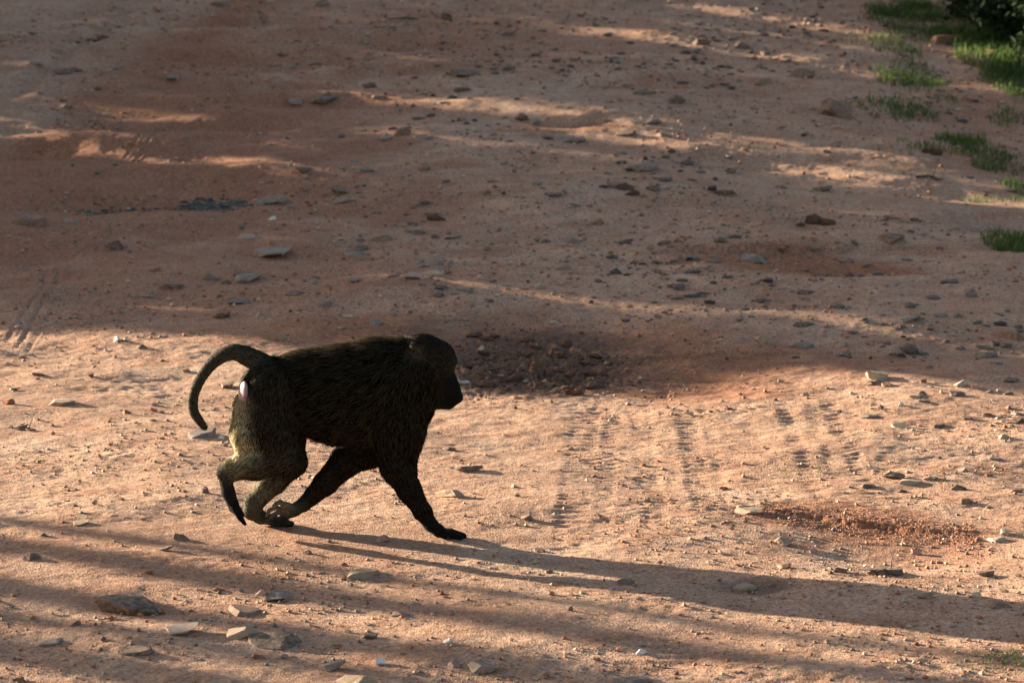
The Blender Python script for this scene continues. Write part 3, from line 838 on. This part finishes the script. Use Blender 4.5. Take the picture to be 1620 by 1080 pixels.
n = len(GR)
gz0 = surf(GR[:, 0].copy(), GR[:, 1].copy())
P0 = np.stack([GR[:, 0], GR[:, 1], gz0 - 0.003], 1); Hh = GR[:, 2:3]
dr = RNG.normal(0, 1, (n, 3)); dr[:, 2] = 0; dr /= np.linalg.norm(dr, axis=1, keepdims=True)
sd = np.stack([-dr[:, 1], dr[:, 0], np.zeros(n)], 1)
bend = RNG.uniform(.15, .8, (n, 1))
w_ = 0.0018 + 0.03 * Hh * RNG.uniform(.6, 1.2, (n, 1))
up = np.array([0, 0, 1.0])
P1 = P0 + up * Hh * .6 + dr * Hh * bend * .3; P2 = P0 + up * Hh * (1 - bend * .3) + dr * Hh * bend
V = np.stack([P0 - sd * w_, P0 + sd * w_, P1 - sd * w_ * .8, P1 + sd * w_ * .8, P2], 1).reshape(-1, 3)
b = np.arange(n)[:, None] * 5
F = np.concatenate([b + np.array([[0, 1, 3]]), b + np.array([[0, 3, 2]]), b + np.array([[2, 3, 4]])], 1)
gr = link('grass', new_mesh('grass', V, F, 3, False), M_GRASS)
tag(gr, 'patchy short green grass growing along the right road edge', 'grass', None, 'stuff')

# ------------------------------------------------------------------ stones
def ico(sub):
    import bmesh
    bm = bmesh.new(); bmesh.ops.create_icosphere(bm, subdivisions=sub, radius=1.0)
    V = np.array([v.co[:] for v in bm.verts]); F = np.array([[v.index for v in f.verts] for f in bm.faces]); bm.free()
    return V, F
IV, IF = ico(4); IV2, IF2 = ico(1)

def rock_mesh(seed, cuts, flat, rough=0.05):
    r = np.random.default_rng(seed)
    V = IV.copy()
    for i in range(cuts):
        nrm = r.normal(0, 1, 3)
        if flat > 0 and i % 3 == 0: nrm = np.array([r.normal(0, .15), r.normal(0, .15), 1.0 if i % 2 == 0 else -1.0])
        nrm /= np.linalg.norm(nrm); dd = r.uniform(.30, .72)
        s = V @ nrm - dd; m = s > 0
        V[m] -= s[m, None] * nrm
    nz = vnoise(V[:, 0] * 2.1 + seed, V[:, 1] * 2.1 + V[:, 2] * 3.3, seed) + .5 * vnoise(V[:, 0] * 6 + V[:, 2] * 5, V[:, 1] * 6 - seed, seed + 1)
    V *= (1 + rough * 2 * nz)[:, None]
    lo, hi = V.min(0), V.max(0)
    V = (V - (lo + hi) / 2) / ((hi - lo) / 2)          # unit half extents
    me = new_mesh('stone', V, IF, 3, True)
    try: me.set_sharp_from_angle(angle=math.radians(24))
    except Exception as ex: print(ex)
    return me
SLABS = [rock_mesh(100 + i, 13, 1, 0.035) for i in range(9)]
BLOCKS = [rock_mesh(200 + i, 13, 0, 0.03) for i in range(8)]
LUMPS = [rock_mesh(300 + i, 9, 0, 0.07) for i in range(7)]
CLODS = [rock_mesh(400 + i, 3, 0, 0.22) for i in range(5)]
PROTO = dict(slab=SLABS, block=BLOCKS, lump=LUMPS, clod=CLODS)

def stone_mat(name, c1, c2, dust=0.62, dustc=(0.36, 0.205, 0.135)):
    m = NT(name)
    p = m.node('ShaderNodeNewGeometry')
    oi = m.node('ShaderNodeObjectInfo')
    n1 = m.noise(p.outputs['Position'], 30, 5, 0.65); n2 = m.noise(p.outputs['Position'], 140, 4, 0.7)
    col = m.ramp(n1, [(0.3, c1), (0.72, c2)])
    var = m.ramp(oi.outputs['Random'], [(0, (0.75, 0.75, 0.75)), (1, (1.2, 1.17, 1.12))])
    col = m.mix(1.0, col, var, 'MULTIPLY')
    col = m.mix(1.0, col, m.ramp(n2, [(0.3, (.7, .7, .7)), (0.7, (1.25, 1.25, 1.25))]), 'MULTIPLY')
    dm = m.math('MULTIPLY', m.ramp(m.noise(p.outputs['Position'], 55, 4, 0.6), [(0.42, (0, 0, 0)), (0.62, (1, 1, 1))]), dust)
    col = m.mix(dm, col, dustc)
    m.l.new(col, m.b.inputs['Base Color']); m.set(m.b, Roughness=0.85); m.b.inputs['Specular IOR Level'].default_value = 0.3
    m.l.new(m.bump(n2, 0.0015, 0.8, m.bump(n1, 0.006, 0.6)), m.b.inputs['Normal'])
    return m.m
SM = dict(grey=stone_mat('grey gneiss', (0.15, 0.13, 0.118), (0.27, 0.235, 0.212)),
          dark=stone_mat('dark slate', (0.06, 0.049, 0.043), (0.135, 0.108, 0.094)),
          brown=stone_mat('brown ironstone', (0.12, 0.075, 0.055), (0.23, 0.15, 0.115)),
          red=stone_mat('red-brown laterite', (0.20, 0.075, 0.04), (0.34, 0.15, 0.085)),
          beige=stone_mat('beige quartzite', (0.30, 0.215, 0.15), (0.42, 0.32, 0.235)),
          cream=stone_mat('cream quartz', (0.42, 0.33, 0.23), (0.56, 0.46, 0.34), 0.35),
          white=stone_mat('whitish quartz', (0.55, 0.50, 0.46), (0.75, 0.70, 0.66), 0.1),
          pink=stone_mat('pinkish feldspar', (0.34, 0.20, 0.16), (0.48, 0.31, 0.26), 0.25),
          orange=stone_mat('orange brick', (0.36, 0.12, 0.05), (0.46, 0.18, 0.08), 0.1),
          soil=stone_mat('red soil', (0.085, 0.042, 0.027), (0.17, 0.085, 0.052), 0.15, (0.22, 0.12, 0.08)))  # clod colour darkened to stand in for shade on the churned soil
CW = dict(grey='grey', dark='dark slate-grey', brown='brown', red='red-brown', beige='beige', cream='cream', white='whitish', pink='pinkish', orange='orange', soil='red earth')
KW = dict(slab='flat', block='angular', lump='rounded', clod='crumbly')
LAND = []
def near_land(x, y, px, py):
    best = min(LAND, key=lambda q: (q[1] - x) ** 2 + ((q[2] - y) * 0.8) ** 2)
    dx, dy = x - best[1], y - best[2]; d = math.hypot(dx, dy)
    if d < 0.16: rel = 'close beside the'
    elif abs(dx) > abs(dy): rel = ('on the verge side of the' if dx > 0 else 'on the tree-row side of the')
    else: rel = ('up the road from the' if dy > 0 else 'down the road from the')
    if d > 0.9: rel = 'well ' + rel if not rel.startswith('on') else 'far ' + rel
    return rel + ' ' + best[0]
SHORT = ['broad dark slab', 'lone pyramid-shaped rock', 'rounded brown rock', 'long red-brown verge rock', 'smaller verge rock', 'tilted pothole block', 'bright cream block', None, 'upright grey wedge', 'log-shaped stone',
         'beige-grey block', 'light grey wedge', None, None, None, 'mossy slab', 'long thin slab', 'egg-shaped stone', 'grey-brown slab', 'orange brick fragment', None, 'stone under the tail', 'pale rounded stone',
         'hind-foot stone', 'leaning beige block', None, 'bluish-grey wedge', 'wide beige slab', 'wide pale slab', 'grey and brown block', 'pothole lip stone', 'cube-like cream stone', None, 'dark brown verge slab', 'upright white pebble',
         'leg-shadow stone', 'churned-soil cream stone', 'mound-like rock', 'wide far grey slab']

N_ST = [0]
def stone(px, py, w, h, kind='slab', col='grey', label=None, yaw=None, sink=None, deep=None, pyref='c', group=None):
    i = N_ST[0]; N_ST[0] += 1
    if sink is None: sink = 0.5 if kind == 'slab' else 0.36
    r = np.random.default_rng(1000 + i)
    g0 = ghit(px, py + h * 0.35)
    dist_ = np.linalg.norm(g0 - CAM); ppm = FPX / dist_
    hw = w / ppm / 2; sg = 0.26
    zz = h / ppm
    dep = hw * r.uniform(.55, .85) if kind != 'slab' else hw * r.uniform(.6, 1.0)
    dep = min(dep, max(hw * 0.5, 0.6 * zz / sg))
    hz = max(0.22 * hw, (zz - 2 * dep * sg * 0.55) / 2 * 1.15) if kind == 'slab' else max(0.35 * hw, zz / 2 * 0.95)
    hz = min(hz, hw * 0.95) * (1.35 if kind == 'slab' else 1.15)
    me = PROTO[kind][r.integers(len(PROTO[kind]))]
    o = bpy.data.objects.new('clod' if kind == 'clod' else 'stone', me)
    if len(me.materials) == 0: me.materials.append(None)
    COL.objects.link(o)
    o.material_slots[0].link = 'OBJECT'; o.material_slots[0].material = SM[col]
    x, y = g0[0], g0[1] + dep * 0.5
    sz_ = 2 * hz
    zs = [tz(x + a * hw * .7, y + b_ * dep * .7) for a in (-1, 0, 1) for b_ in (-1, 0, 1)]
    o.location = (x, y, float(np.mean(zs)) + hz - sz_ * sink)
    o.scale = (hw * 1.03, dep, hz)
    yw = r.uniform(-.35, .35) if yaw is None else yaw
    if r.random() < .5 and yaw is None: yw += math.pi
    o.rotation_euler = (r.uniform(-.12, .12), r.uniform(-.12, .12), yw)
    size = 'large' if hw > .045 else ('small' if hw < 0.02 else 'medium-sized')
    noun = 'soil clod' if kind == 'clod' else 'stone'
    if label is None:
        label = f'{size} {KW[kind]} {CW[col]} {noun} {near_land(x, y, px, py)}'.replace('medium-sized crumbly red earth soil', 'crumbly red').replace('crumbly red earth soil', 'crumbly red')
        group = label.replace(' stone ', ' stones ').replace(' clod ', ' clods ')
    tag(o, label, noun.split()[-1], group)
    return o

HERO = [
 (205, 957, 120, 34, 'slab', 'dark', 'broad dark grey slab, biggest stone in the striped near shade'),
 (1322, 170, 52, 40, 'block', 'brown', 'lone pyramid-shaped brown rock casting a long shadow towards the verge grass'),
 (1270, 116, 40, 20, 'lump', 'brown', 'rounded brown rock further up the road from the pyramid-shaped rock'),
 (1495, 61, 58, 20, 'slab', 'red', 'long red-brown rock lying in the verge grass before the dark shrubs'),
 (1572, 84, 32, 18, 'block', 'red', 'smaller red-brown rock at the foot of the dark shrubs'),
 (1195, 410, 42, 20, 'block', 'grey', 'pale grey tilted block lying in the red pothole of the shaded road'),
 (1388, 594, 36, 18, 'block', 'cream', 'bright cream block on the edge of the sunlit strip'),
 (1520, 606, 28, 13, 'block', 'cream', 'smaller cream stone near the cream block at the shade edge'),
 (1535, 461, 22, 26, 'block', 'grey', 'upright grey wedge standing on the shaded road'),
 (1435, 505, 38, 13, 'block', 'grey', 'grey log-shaped stone on the shaded road below the upright wedge'),
 (1213, 535, 38, 20, 'block', 'beige', 'beige-grey block beyond the shaded side of the sunlit strip'),
 (686, 412, 44, 20, 'slab', 'grey', 'light grey wedge resting on a flat slab beyond the baboon head'),
 (685, 432, 42, 9, 'slab', 'beige', 'thin beige slab under the light grey wedge'),
 (654, 437, 38, 14, 'lump', 'pink', 'pinkish rounded stone in the lit streak beside the thin beige slab'),
 (625, 433, 26, 13, 'lump', 'pink', 'smaller pinkish stone next to the pinkish rounded one in the lit streak'),
 (735, 117, 46, 11, 'slab', 'dark', 'dark mossy double slab on the far stretch of road'),
 (510, 161, 46, 9, 'slab', 'dark', 'long thin dark slab lying across the far road'),
 (179, 388, 28, 20, 'lump', 'dark', 'dark egg-shaped stone alone on the shaded ground near a tyre groove'),
 (48, 348, 46, 22, 'slab', 'brown', 'grey-brown slab at the edge of the leaf-filled dip'),
 (13, 635, 20, 13, 'block', 'orange', 'orange brick fragment on the sunlit dirt behind the baboon'),
 (95, 637, 48, 9, 'slab', 'beige', 'thin beige slab lit by sun behind the orange brick fragment'),
 (320, 688, 52, 11, 'slab', 'grey', 'flat grey stone under the hanging tail tip of the baboon'),
 (430, 531, 44, 15, 'lump', 'beige', 'pale rounded stone beyond the baboon back at the shade edge'),
 (285, 847, 26, 17, 'block', 'dark', 'dark reddish angular stone beside the baboon hind feet'),
 (385, 1000, 52, 22, 'block', 'beige', 'beige block leaning on a dark slab in the striped near shade'),
 (432, 1013, 86, 24, 'slab', 'dark', 'long dark slab with a beige block at its end'),
 (525, 1052, 46, 24, 'block', 'grey', 'bluish-grey wedge in the striped near shade'),
 (555, 1076, 84, 16, 'slab', 'beige', 'wide beige slab at the near edge of the striped shade'),
 (1000, 1076, 62, 16, 'slab', 'grey', 'wide pale grey slab beside the near tyre tread marks'),
 (765, 1057, 52, 17, 'block', 'grey', 'grey and brown block in the near shade stripes'),
 (1185, 808, 48, 11, 'slab', 'beige', 'flat beige stone at the end of the red pothole lip in the sun'),
 (1590, 841, 15, 15, 'block', 'cream', 'small cream cube-like stone sitting beside a flat cream one'),
 (1578, 853, 32, 10, 'slab', 'cream', 'flat cream stone below the small cube-like one'),
 (1610, 530, 42, 20, 'slab', 'brown', 'dark brown slab on the shaded road by the verge'),
 (185, 533, 11, 18, 'lump', 'white', 'pinkish white upright pebble at the shade edge behind the baboon'),
 (605, 852, 24, 15, 'lump', 'pink', 'pinkish stone lying in the baboon leg shadows'),
 (760, 553, 17, 15, 'lump', 'cream', 'cream rounded stone in the churned dark soil'),
 (635, 208, 30, 15, 'lump', 'brown', 'brown mound-like rock on the far road with a grey slab beside it'),
 (1012, 263, 62, 18, 'slab', 'grey', 'wide grey slab on the far road among dark clods'),
]
for (px, py, w, h, k, c_, lab), sh_ in zip(HERO, SHORT):
    o_ = stone(px, py, w, h, k, c_, lab)
    if sh_: LAND.append((sh_, o_.location.x, o_.location.y))

REST = """
113 349 32 10 slab grey;398 376 45 10 slab grey;430 403 60 13 slab grey;334 438 28 13 lump grey;275 453 35 8 slab dark;232 467 30 10 lump grey;306 471 12 7 lump beige;376 476 38 14 lump grey
388 440 52 15 slab grey;385 433 40 8 slab dark;358 447 16 8 lump dark;510 480 30 12 lump grey;470 463 38 7 slab dark;415 497 25 10 lump beige;245 426 17 9 block red;243 647 11 12 block orange;244 639 12 8 block pink
143 594 9 7 block red;360 610 24 12 slab brown;294 586 14 8 block red;350 692 9 9 lump white;36 675 14 14 block brown;20 615 14 7 slab dark;60 592 22 6 slab dark;225 548 14 8 block brown;200 652 16 7 lump orange
602 376 36 12 lump beige;660 366 36 11 slab grey;713 375 30 9 slab grey;688 374 14 8 lump dark;698 455 20 11 lump dark;738 458 27 13 lump grey;765 438 24 9 lump pink;800 450 14 8 lump beige;854 452 18 12 block beige
890 423 26 9 lump beige;560 443 20 8 slab grey;563 402 34 8 slab grey;568 393 30 8 slab dark;552 500 24 8 slab beige;596 511 24 11 lump grey;735 604 22 8 slab white;722 602 9 8 lump white;900 380 44 9 slab grey;945 350 24 14 lump brown
1027 391 15 11 lump beige;1050 383 24 10 slab dark;790 362 9 9 block red;770 393 16 9 lump brown;1090 408 26 10 slab grey;1287 397 24 8 slab grey;1340 412 26 13 lump grey;1412 378 44 18 lump brown;1400 347 12 7 lump dark
1172 533 24 10 slab grey;1270 513 32 8 slab dark;1265 545 40 9 slab grey;1375 606 22 9 lump brown;1405 608 20 9 slab brown;1461 602 10 10 lump red;1515 623 26 10 block dark;1425 638 9 11 block white;1422 672 22 13 lump cream
1557 548 30 12 slab grey;1562 560 38 13 slab grey;1235 602 11 8 lump beige;1272 623 16 8 lump cream;1608 665 26 14 block dark;1450 625 20 8 slab beige;1545 612 20 9 lump pink;1330 560 22 10 lump grey;1420 560 26 10 slab dark
805 107 22 13 block dark;583 135 24 12 lump dark;730 141 30 9 slab dark;600 154 24 9 slab brown;605 218 28 8 slab grey;665 216 22 11 lump beige;825 186 20 16 block dark;905 222 42 10 slab grey;990 210 36 12 slab dark
1050 213 30 9 slab brown;1030 193 34 8 slab dark;1070 157 30 17 block brown;1020 147 32 8 slab dark;707 26 18 18 block dark;943 39 14 9 block dark;800 54 32 6 slab grey;630 25 36 9 lump pink;580 268 22 10 block grey
670 267 22 10 block brown;670 322 28 10 slab dark;875 308 28 8 slab dark;1035 298 26 12 lump dark;975 292 34 14 slab brown;1110 67 34 12 lump dark;1175 72 30 12 lump dark;1205 129 32 10 slab brown;1203 106 15 8 lump brown
1155 270 28 11 block dark;1145 305 36 9 slab dark;1245 95 18 8 lump dark;1300 300 40 7 slab dark;1235 295 24 8 slab brown;540 303 30 8 slab dark;478 268 30 12 slab dark;430 316 60 14 slab grey;430 345 16 8 lump white
545 318 36 7 slab grey;155 274 14 7 block dark;104 168 24 10 slab grey;102 111 40 9 slab dark;163 58 24 8 slab dark;152 64 14 6 slab dark;88 80 18 7 slab grey;55 98 26 8 slab grey;183 107 18 8 slab grey;272 124 24 12 lump grey
508 5 24 14 lump grey;415 27 14 9 lump grey;350 6 34 10 slab dark;52 53 18 7 block dark;460 107 20 8 slab grey;500 100 22 7 slab grey;515 150 20 9 lump dark;470 163 30 8 slab grey;540 215 14 7 lump dark;455 218 10 7 lump dark
262 868 24 10 block dark;50 880 28 13 lump dark;412 937 18 13 lump pink;435 936 28 9 slab dark;438 946 44 12 lump grey;385 968 54 13 slab brown;285 998 52 12 slab grey;215 1030 52 13 slab dark;80 1015 34 11 slab grey;125 828 24 8 slab beige
320 775 22 13 lump dark;345 932 20 7 block red;480 946 12 9 lump brown;70 845 14 7 lump dark;235 905 14 8 block red;410 1038 24 9 block red;450 1038 14 10 lump pink;30 1074 22 12 lump brown;485 873 16 8 lump dark;120 985 16 12 block brown
743 741 40 13 lump brown;712 781 48 14 lump beige;833 818 22 13 lump brown;575 909 52 12 slab beige;636 970 30 10 slab grey;602 1046 18 15 lump white;720 1051 24 10 lump grey;708 1013 14 11 lump white;650 953 26 9 slab grey;582 1006 30 10 slab dark
1015 1030 20 11 block white;900 961 13 11 block dark;990 920 28 9 slab dark;873 938 10 9 lump orange;712 709 24 9 block dark;855 870 22 8 slab brown;625 745 14 9 lump beige;715 970 10 9 lump brown;940 740 8 6 lump red;895 1008 14 8 lump orange
1242 857 32 14 lump beige;1286 870 13 14 block pink;1330 901 24 13 block brown;1400 905 58 8 slab dark;1415 752 32 13 lump brown;1442 763 36 9 slab beige;1375 768 26 10 block brown;1525 792 28 12 lump brown;1450 872 16 13 block pink
1465 940 32 14 lump beige;1560 908 26 11 block dark;1585 956 38 12 lump dark;1516 771 26 12 block dark;1605 774 30 12 slab brown;1180 930 38 10 slab beige;1545 940 16 12 lump cream;1240 895 26 9 slab brown;1590 690 22 9 lump beige;1145 772 14 7 lump red
"""
for ln_ in REST.strip().replace('\n', ';').split(';'):
    a = ln_.split()
    if len(a) == 6: stone(float(a[0]), float(a[1]), float(a[2]), float(a[3]), a[4], a[5])

# clods: churned soil ahead of the muzzle, far heaps
rs = np.random.default_rng(5)
for i in range(22):
    px = 840 + rs.normal(0, 75); py = 568 + rs.normal(0, 26) + 0.05 * (px - 835)
    if px < 735: continue
    stone(px, py, rs.uniform(12, 30), rs.uniform(8, 14), 'clod', 'soil')
for p in [(1295, 347, 46, 20), (1310, 351, 26, 14), (990, 296, 30, 12), (1000, 305, 26, 12), (1265, 355, 18, 9), (880, 588, 34, 13), (810, 600, 40, 12), (905, 620, 38, 12), (940, 612, 34, 9), (690, 345, 30, 12), (350, 500, 30, 10), (1475, 240, 34, 14)]:
    stone(*p, 'clod', 'soil')
# the rest of the countable small stones
for i in range(95):
    if i < 70:
        px = rs.uniform(420, 1500); py = rs.uniform(15, 480) if px < 1330 else rs.uniform(320, 560)
    else:
        px = rs.uniform(1350, 1615); py = rs.uniform(470, 800)
    s_ = 0.55 + 0.45 * py / 480
    stone(px, py, rs.uniform(12, 26) * min(1, s_), rs.uniform(5, 9) * min(1.1, s_), rs.choice(['slab', 'slab', 'lump', 'block']), rs.choice(['dark', 'dark', 'grey', 'brown', 'grey']))

# ------------------------------------------------------------------ pebbles, grit and litter too many to count
OV = np.array([(1, 0, 0), (-1, 0, 0), (0, 1, 0), (0, -1, 0), (0, 0, 1), (0, 0, -1)], float)
OF = np.array([(0, 2, 4), (2, 1, 4), (1, 3, 4), (3, 0, 4), (2, 0, 5), (1, 2, 5), (3, 1, 5), (0, 3, 5)])
def debris(name, pts, size, cols, flat, label, cat, matname, sharp=True, shape=None):
    n = len(pts)
    IV2, IF2 = shape or (globals()['IV2'], globals()['IF2'])
    nv = len(IV2)
    z = surf(pts[:, 0].copy(), pts[:, 1].copy())
    sc = np.stack([size * RNG.uniform(.7, 1.35, n), size * RNG.uniform(.6, 1.1, n), size * RNG.uniform(*flat, n)], 1)
    a = RNG.uniform(0, 6.283, n); ca_, sa = np.cos(a), np.sin(a)
    B = IV2[None] * (1 + RNG.normal(0, .16, (n, nv, 1))) * sc[:, None, :]
    x = B[..., 0] * ca_[:, None] - B[..., 1] * sa[:, None]; y = B[..., 0] * sa[:, None] + B[..., 1] * ca_[:, None]
    V = np.stack([x + pts[:, 0:1], y + pts[:, 1:2], B[..., 2] + (z + sc[:, 2] * 0.45)[:, None]], -1).reshape(-1, 3)
    F = (IF2[None] + (np.arange(n) * nv)[:, None, None]).reshape(-1, 3)
    me = new_mesh(name, V, F, 3, not sharp)
    set_col(me, 'Col', np.repeat(cols, nv, 0))
    m = NT(matname); m.l.new(m.attr('Col').outputs['Color'], m.b.inputs['Base Color']); m.set(m.b, Roughness=0.9); m.b.inputs['Specular IOR Level'].default_value = 0.2
    o = link(name, me, m.m); tag(o, label, cat, None, 'stuff'); return o

def scatter(n, seed):
    """points spread over the road in view, denser close up"""
    r = np.random.default_rng(seed)
    y = -2.2 + 15.5 * r.random(n * 3) ** 1.5
    x = r.uniform(-1, 1, n * 3) * (0.17 * (y + 10) + 0.25)
    d = 0.5 + 1.3 * vnoise(x * 1.6, y * 1.9, seed) + 0.9 * vnoise(x * 6, y * 6, seed + 1) + 0.14 * x / (0.17 * (y + 10))
    k = r.random(n * 3) < np.clip(d, 0.04, 1)
    nearb = (((x + 0.62) / 0.55) ** 2 + ((y - 0.02) / 0.14) ** 2) < 1
    k &= ~nearb
    return np.stack([x, y], 1)[k][:n]
PALT = np.array([(0.34, 0.21, 0.14), (0.28, 0.12, 0.065), (0.20, 0.17, 0.15), (0.43, 0.33, 0.245), (0.13, 0.09, 0.07), (0.36, 0.16, 0.09), (0.42, 0.30, 0.21)])
pp = scatter(36000, 11)
siz = 0.0024 + 0.0085 * RNG.random(len(pp)) ** 5
siz *= 1 + 0.10 * np.maximum(pp[:, 1], 0)
debris('pebbles', pp, siz, PALT[RNG.choice(7, len(pp), p=[.3, .17, .13, .1, .06, .12, .12])] * RNG.uniform(.8, 1.2, (len(pp), 1)), (.35, .8), 'countless small pebbles and grit strewn over the dirt road', 'pebbles', 'pebble', True, (OV, OF))
# small flat stones of the far stretch, beyond the ones built singly
fp2 = np.random.default_rng(77); yy = fp2.uniform(2.6, 12.5, 2600); xx = fp2.uniform(-.2, 1, 2600) * 0.165 * (yy + 10)
kk = fp2.random(2600) < np.clip(0.30 + 1.6 * vnoise(xx * 1.2, yy * 1.0, 501), 0, 1)
fp3 = np.stack([xx, yy], 1)[kk][:1100]
debris('stone_chips', fp3, 0.011 + 0.028 * fp2.random(len(fp3)) ** 2.5, np.array([(0.11, 0.082, 0.07)]) * fp2.uniform(.5, 1.8, (len(fp3), 1)), (.2, .5), 'countless flat stone chips strewn over the shaded far road', 'stone chips', 'stone chip')
# crumbs of churned soil
cp = np.stack([CHURN[0] + RNG.normal(0, CHURN[2] * .65, 1900), CHURN[1] + RNG.normal(0, CHURN[3] * .6, 1900)], 1)
cp = cp[(vnoise(cp[:, 0] * 5, cp[:, 1] * 7, 401) + 0.5 * vnoise(cp[:, 0] * 14, cp[:, 1] * 16, 402)) > 0.02]
debris('soil_crumbs', cp, 0.003 + 0.009 * RNG.random(len(cp)) ** 3, np.array([(0.12, 0.062, 0.04)]) * RNG.uniform(.8, 1.15, (len(cp), 1)), (.4, .8), 'dark red-brown soil crumbs in the churned patch beyond the baboon muzzle', 'soil', 'soil crumb')
# crumbs along the red lip of the near pothole
c4 = ell(1375, 826, 330, 30)
cp = np.stack([c4[0] + RNG.uniform(-1, 1, 2600) * c4[2], c4[1] + RNG.normal(0, c4[3] * .5, 2600)], 1); cp[:, 1] -= 0.42 * (cp[:, 0] - c4[0])
debris('red_soil_crumbs', cp, 0.0016 + 0.0035 * RNG.random(len(cp)) ** 2, np.array([(0.33, 0.16, 0.095)]) * RNG.uniform(.7, 1.25, (len(cp), 1)), (.4, .8), 'loose red soil crumbs on the lip of the sunlit pothole', 'soil', 'red soil crumb')
# dead leaf litter washed into the dip
lp = []
for (px, py, w, h, nn2) in [(210, 313, 130, 16, 480), (335, 304, 110, 14, 420), (270, 314, 150, 9, 260)]:
    c5 = ell(px, py, w, h)
    lp.append(np.stack([c5[0] + RNG.normal(0, .5, nn2) * c5[2], c5[1] + RNG.normal(0, .5, nn2) * c5[3]], 1))
lp = np.concatenate(lp)
debris('leaf_litter', lp, RNG.uniform(.005, .02, len(lp)), np.array([(0.085, 0.075, 0.062)]) * RNG.uniform(.6, 1.8, (len(lp), 1)), (.15, .4), 'blackish dead leaf litter washed into the dip of the shaded road', 'leaf litter', 'dead leaf')

# twigs
def twig(px, py, w, label, r=0.004, dy=0.0):
    c = ghit(px, py); L = w / (FPX / np.linalg.norm(c - CAM))
    path = []
    for i in range(7):
        t = i / 6 - .5
        x = c[0] + t * L; y = c[1] + dy * t + 0.02 * math.sin(i * 2.1)
        path.append((x - c[0], y - c[1], tz(x, y) - c[2] + r * 1.2 + (0.012 if i in (2, 3) else 0), r * (1.1 - .5 * abs(t))))
    br = [(path[4][0], path[4][1], path[4][2], r * .7), (path[4][0] + L * .1, path[4][1] + .05, path[4][2] + .03, r * .5), (path[4][0] + L * .16, path[4][1] + .07, path[4][2] + .05, r * .2)]
    V, F = tubes([path, br], 6)
    o = link('twig', new_mesh('twig', V, F, 4), M_BARK); o.location = c; tag(o, label, 'twig', None)
twig(1470, 284, 40, 'short dry twig lying near the grass on the right road edge', 0.007)
twig(38, 680, 36, 'small dry twig lying in sun behind the baboon tail', 0.003)
twig(1400, 909, 55, 'thin dark stick lying by the sunlit pothole', 0.004)
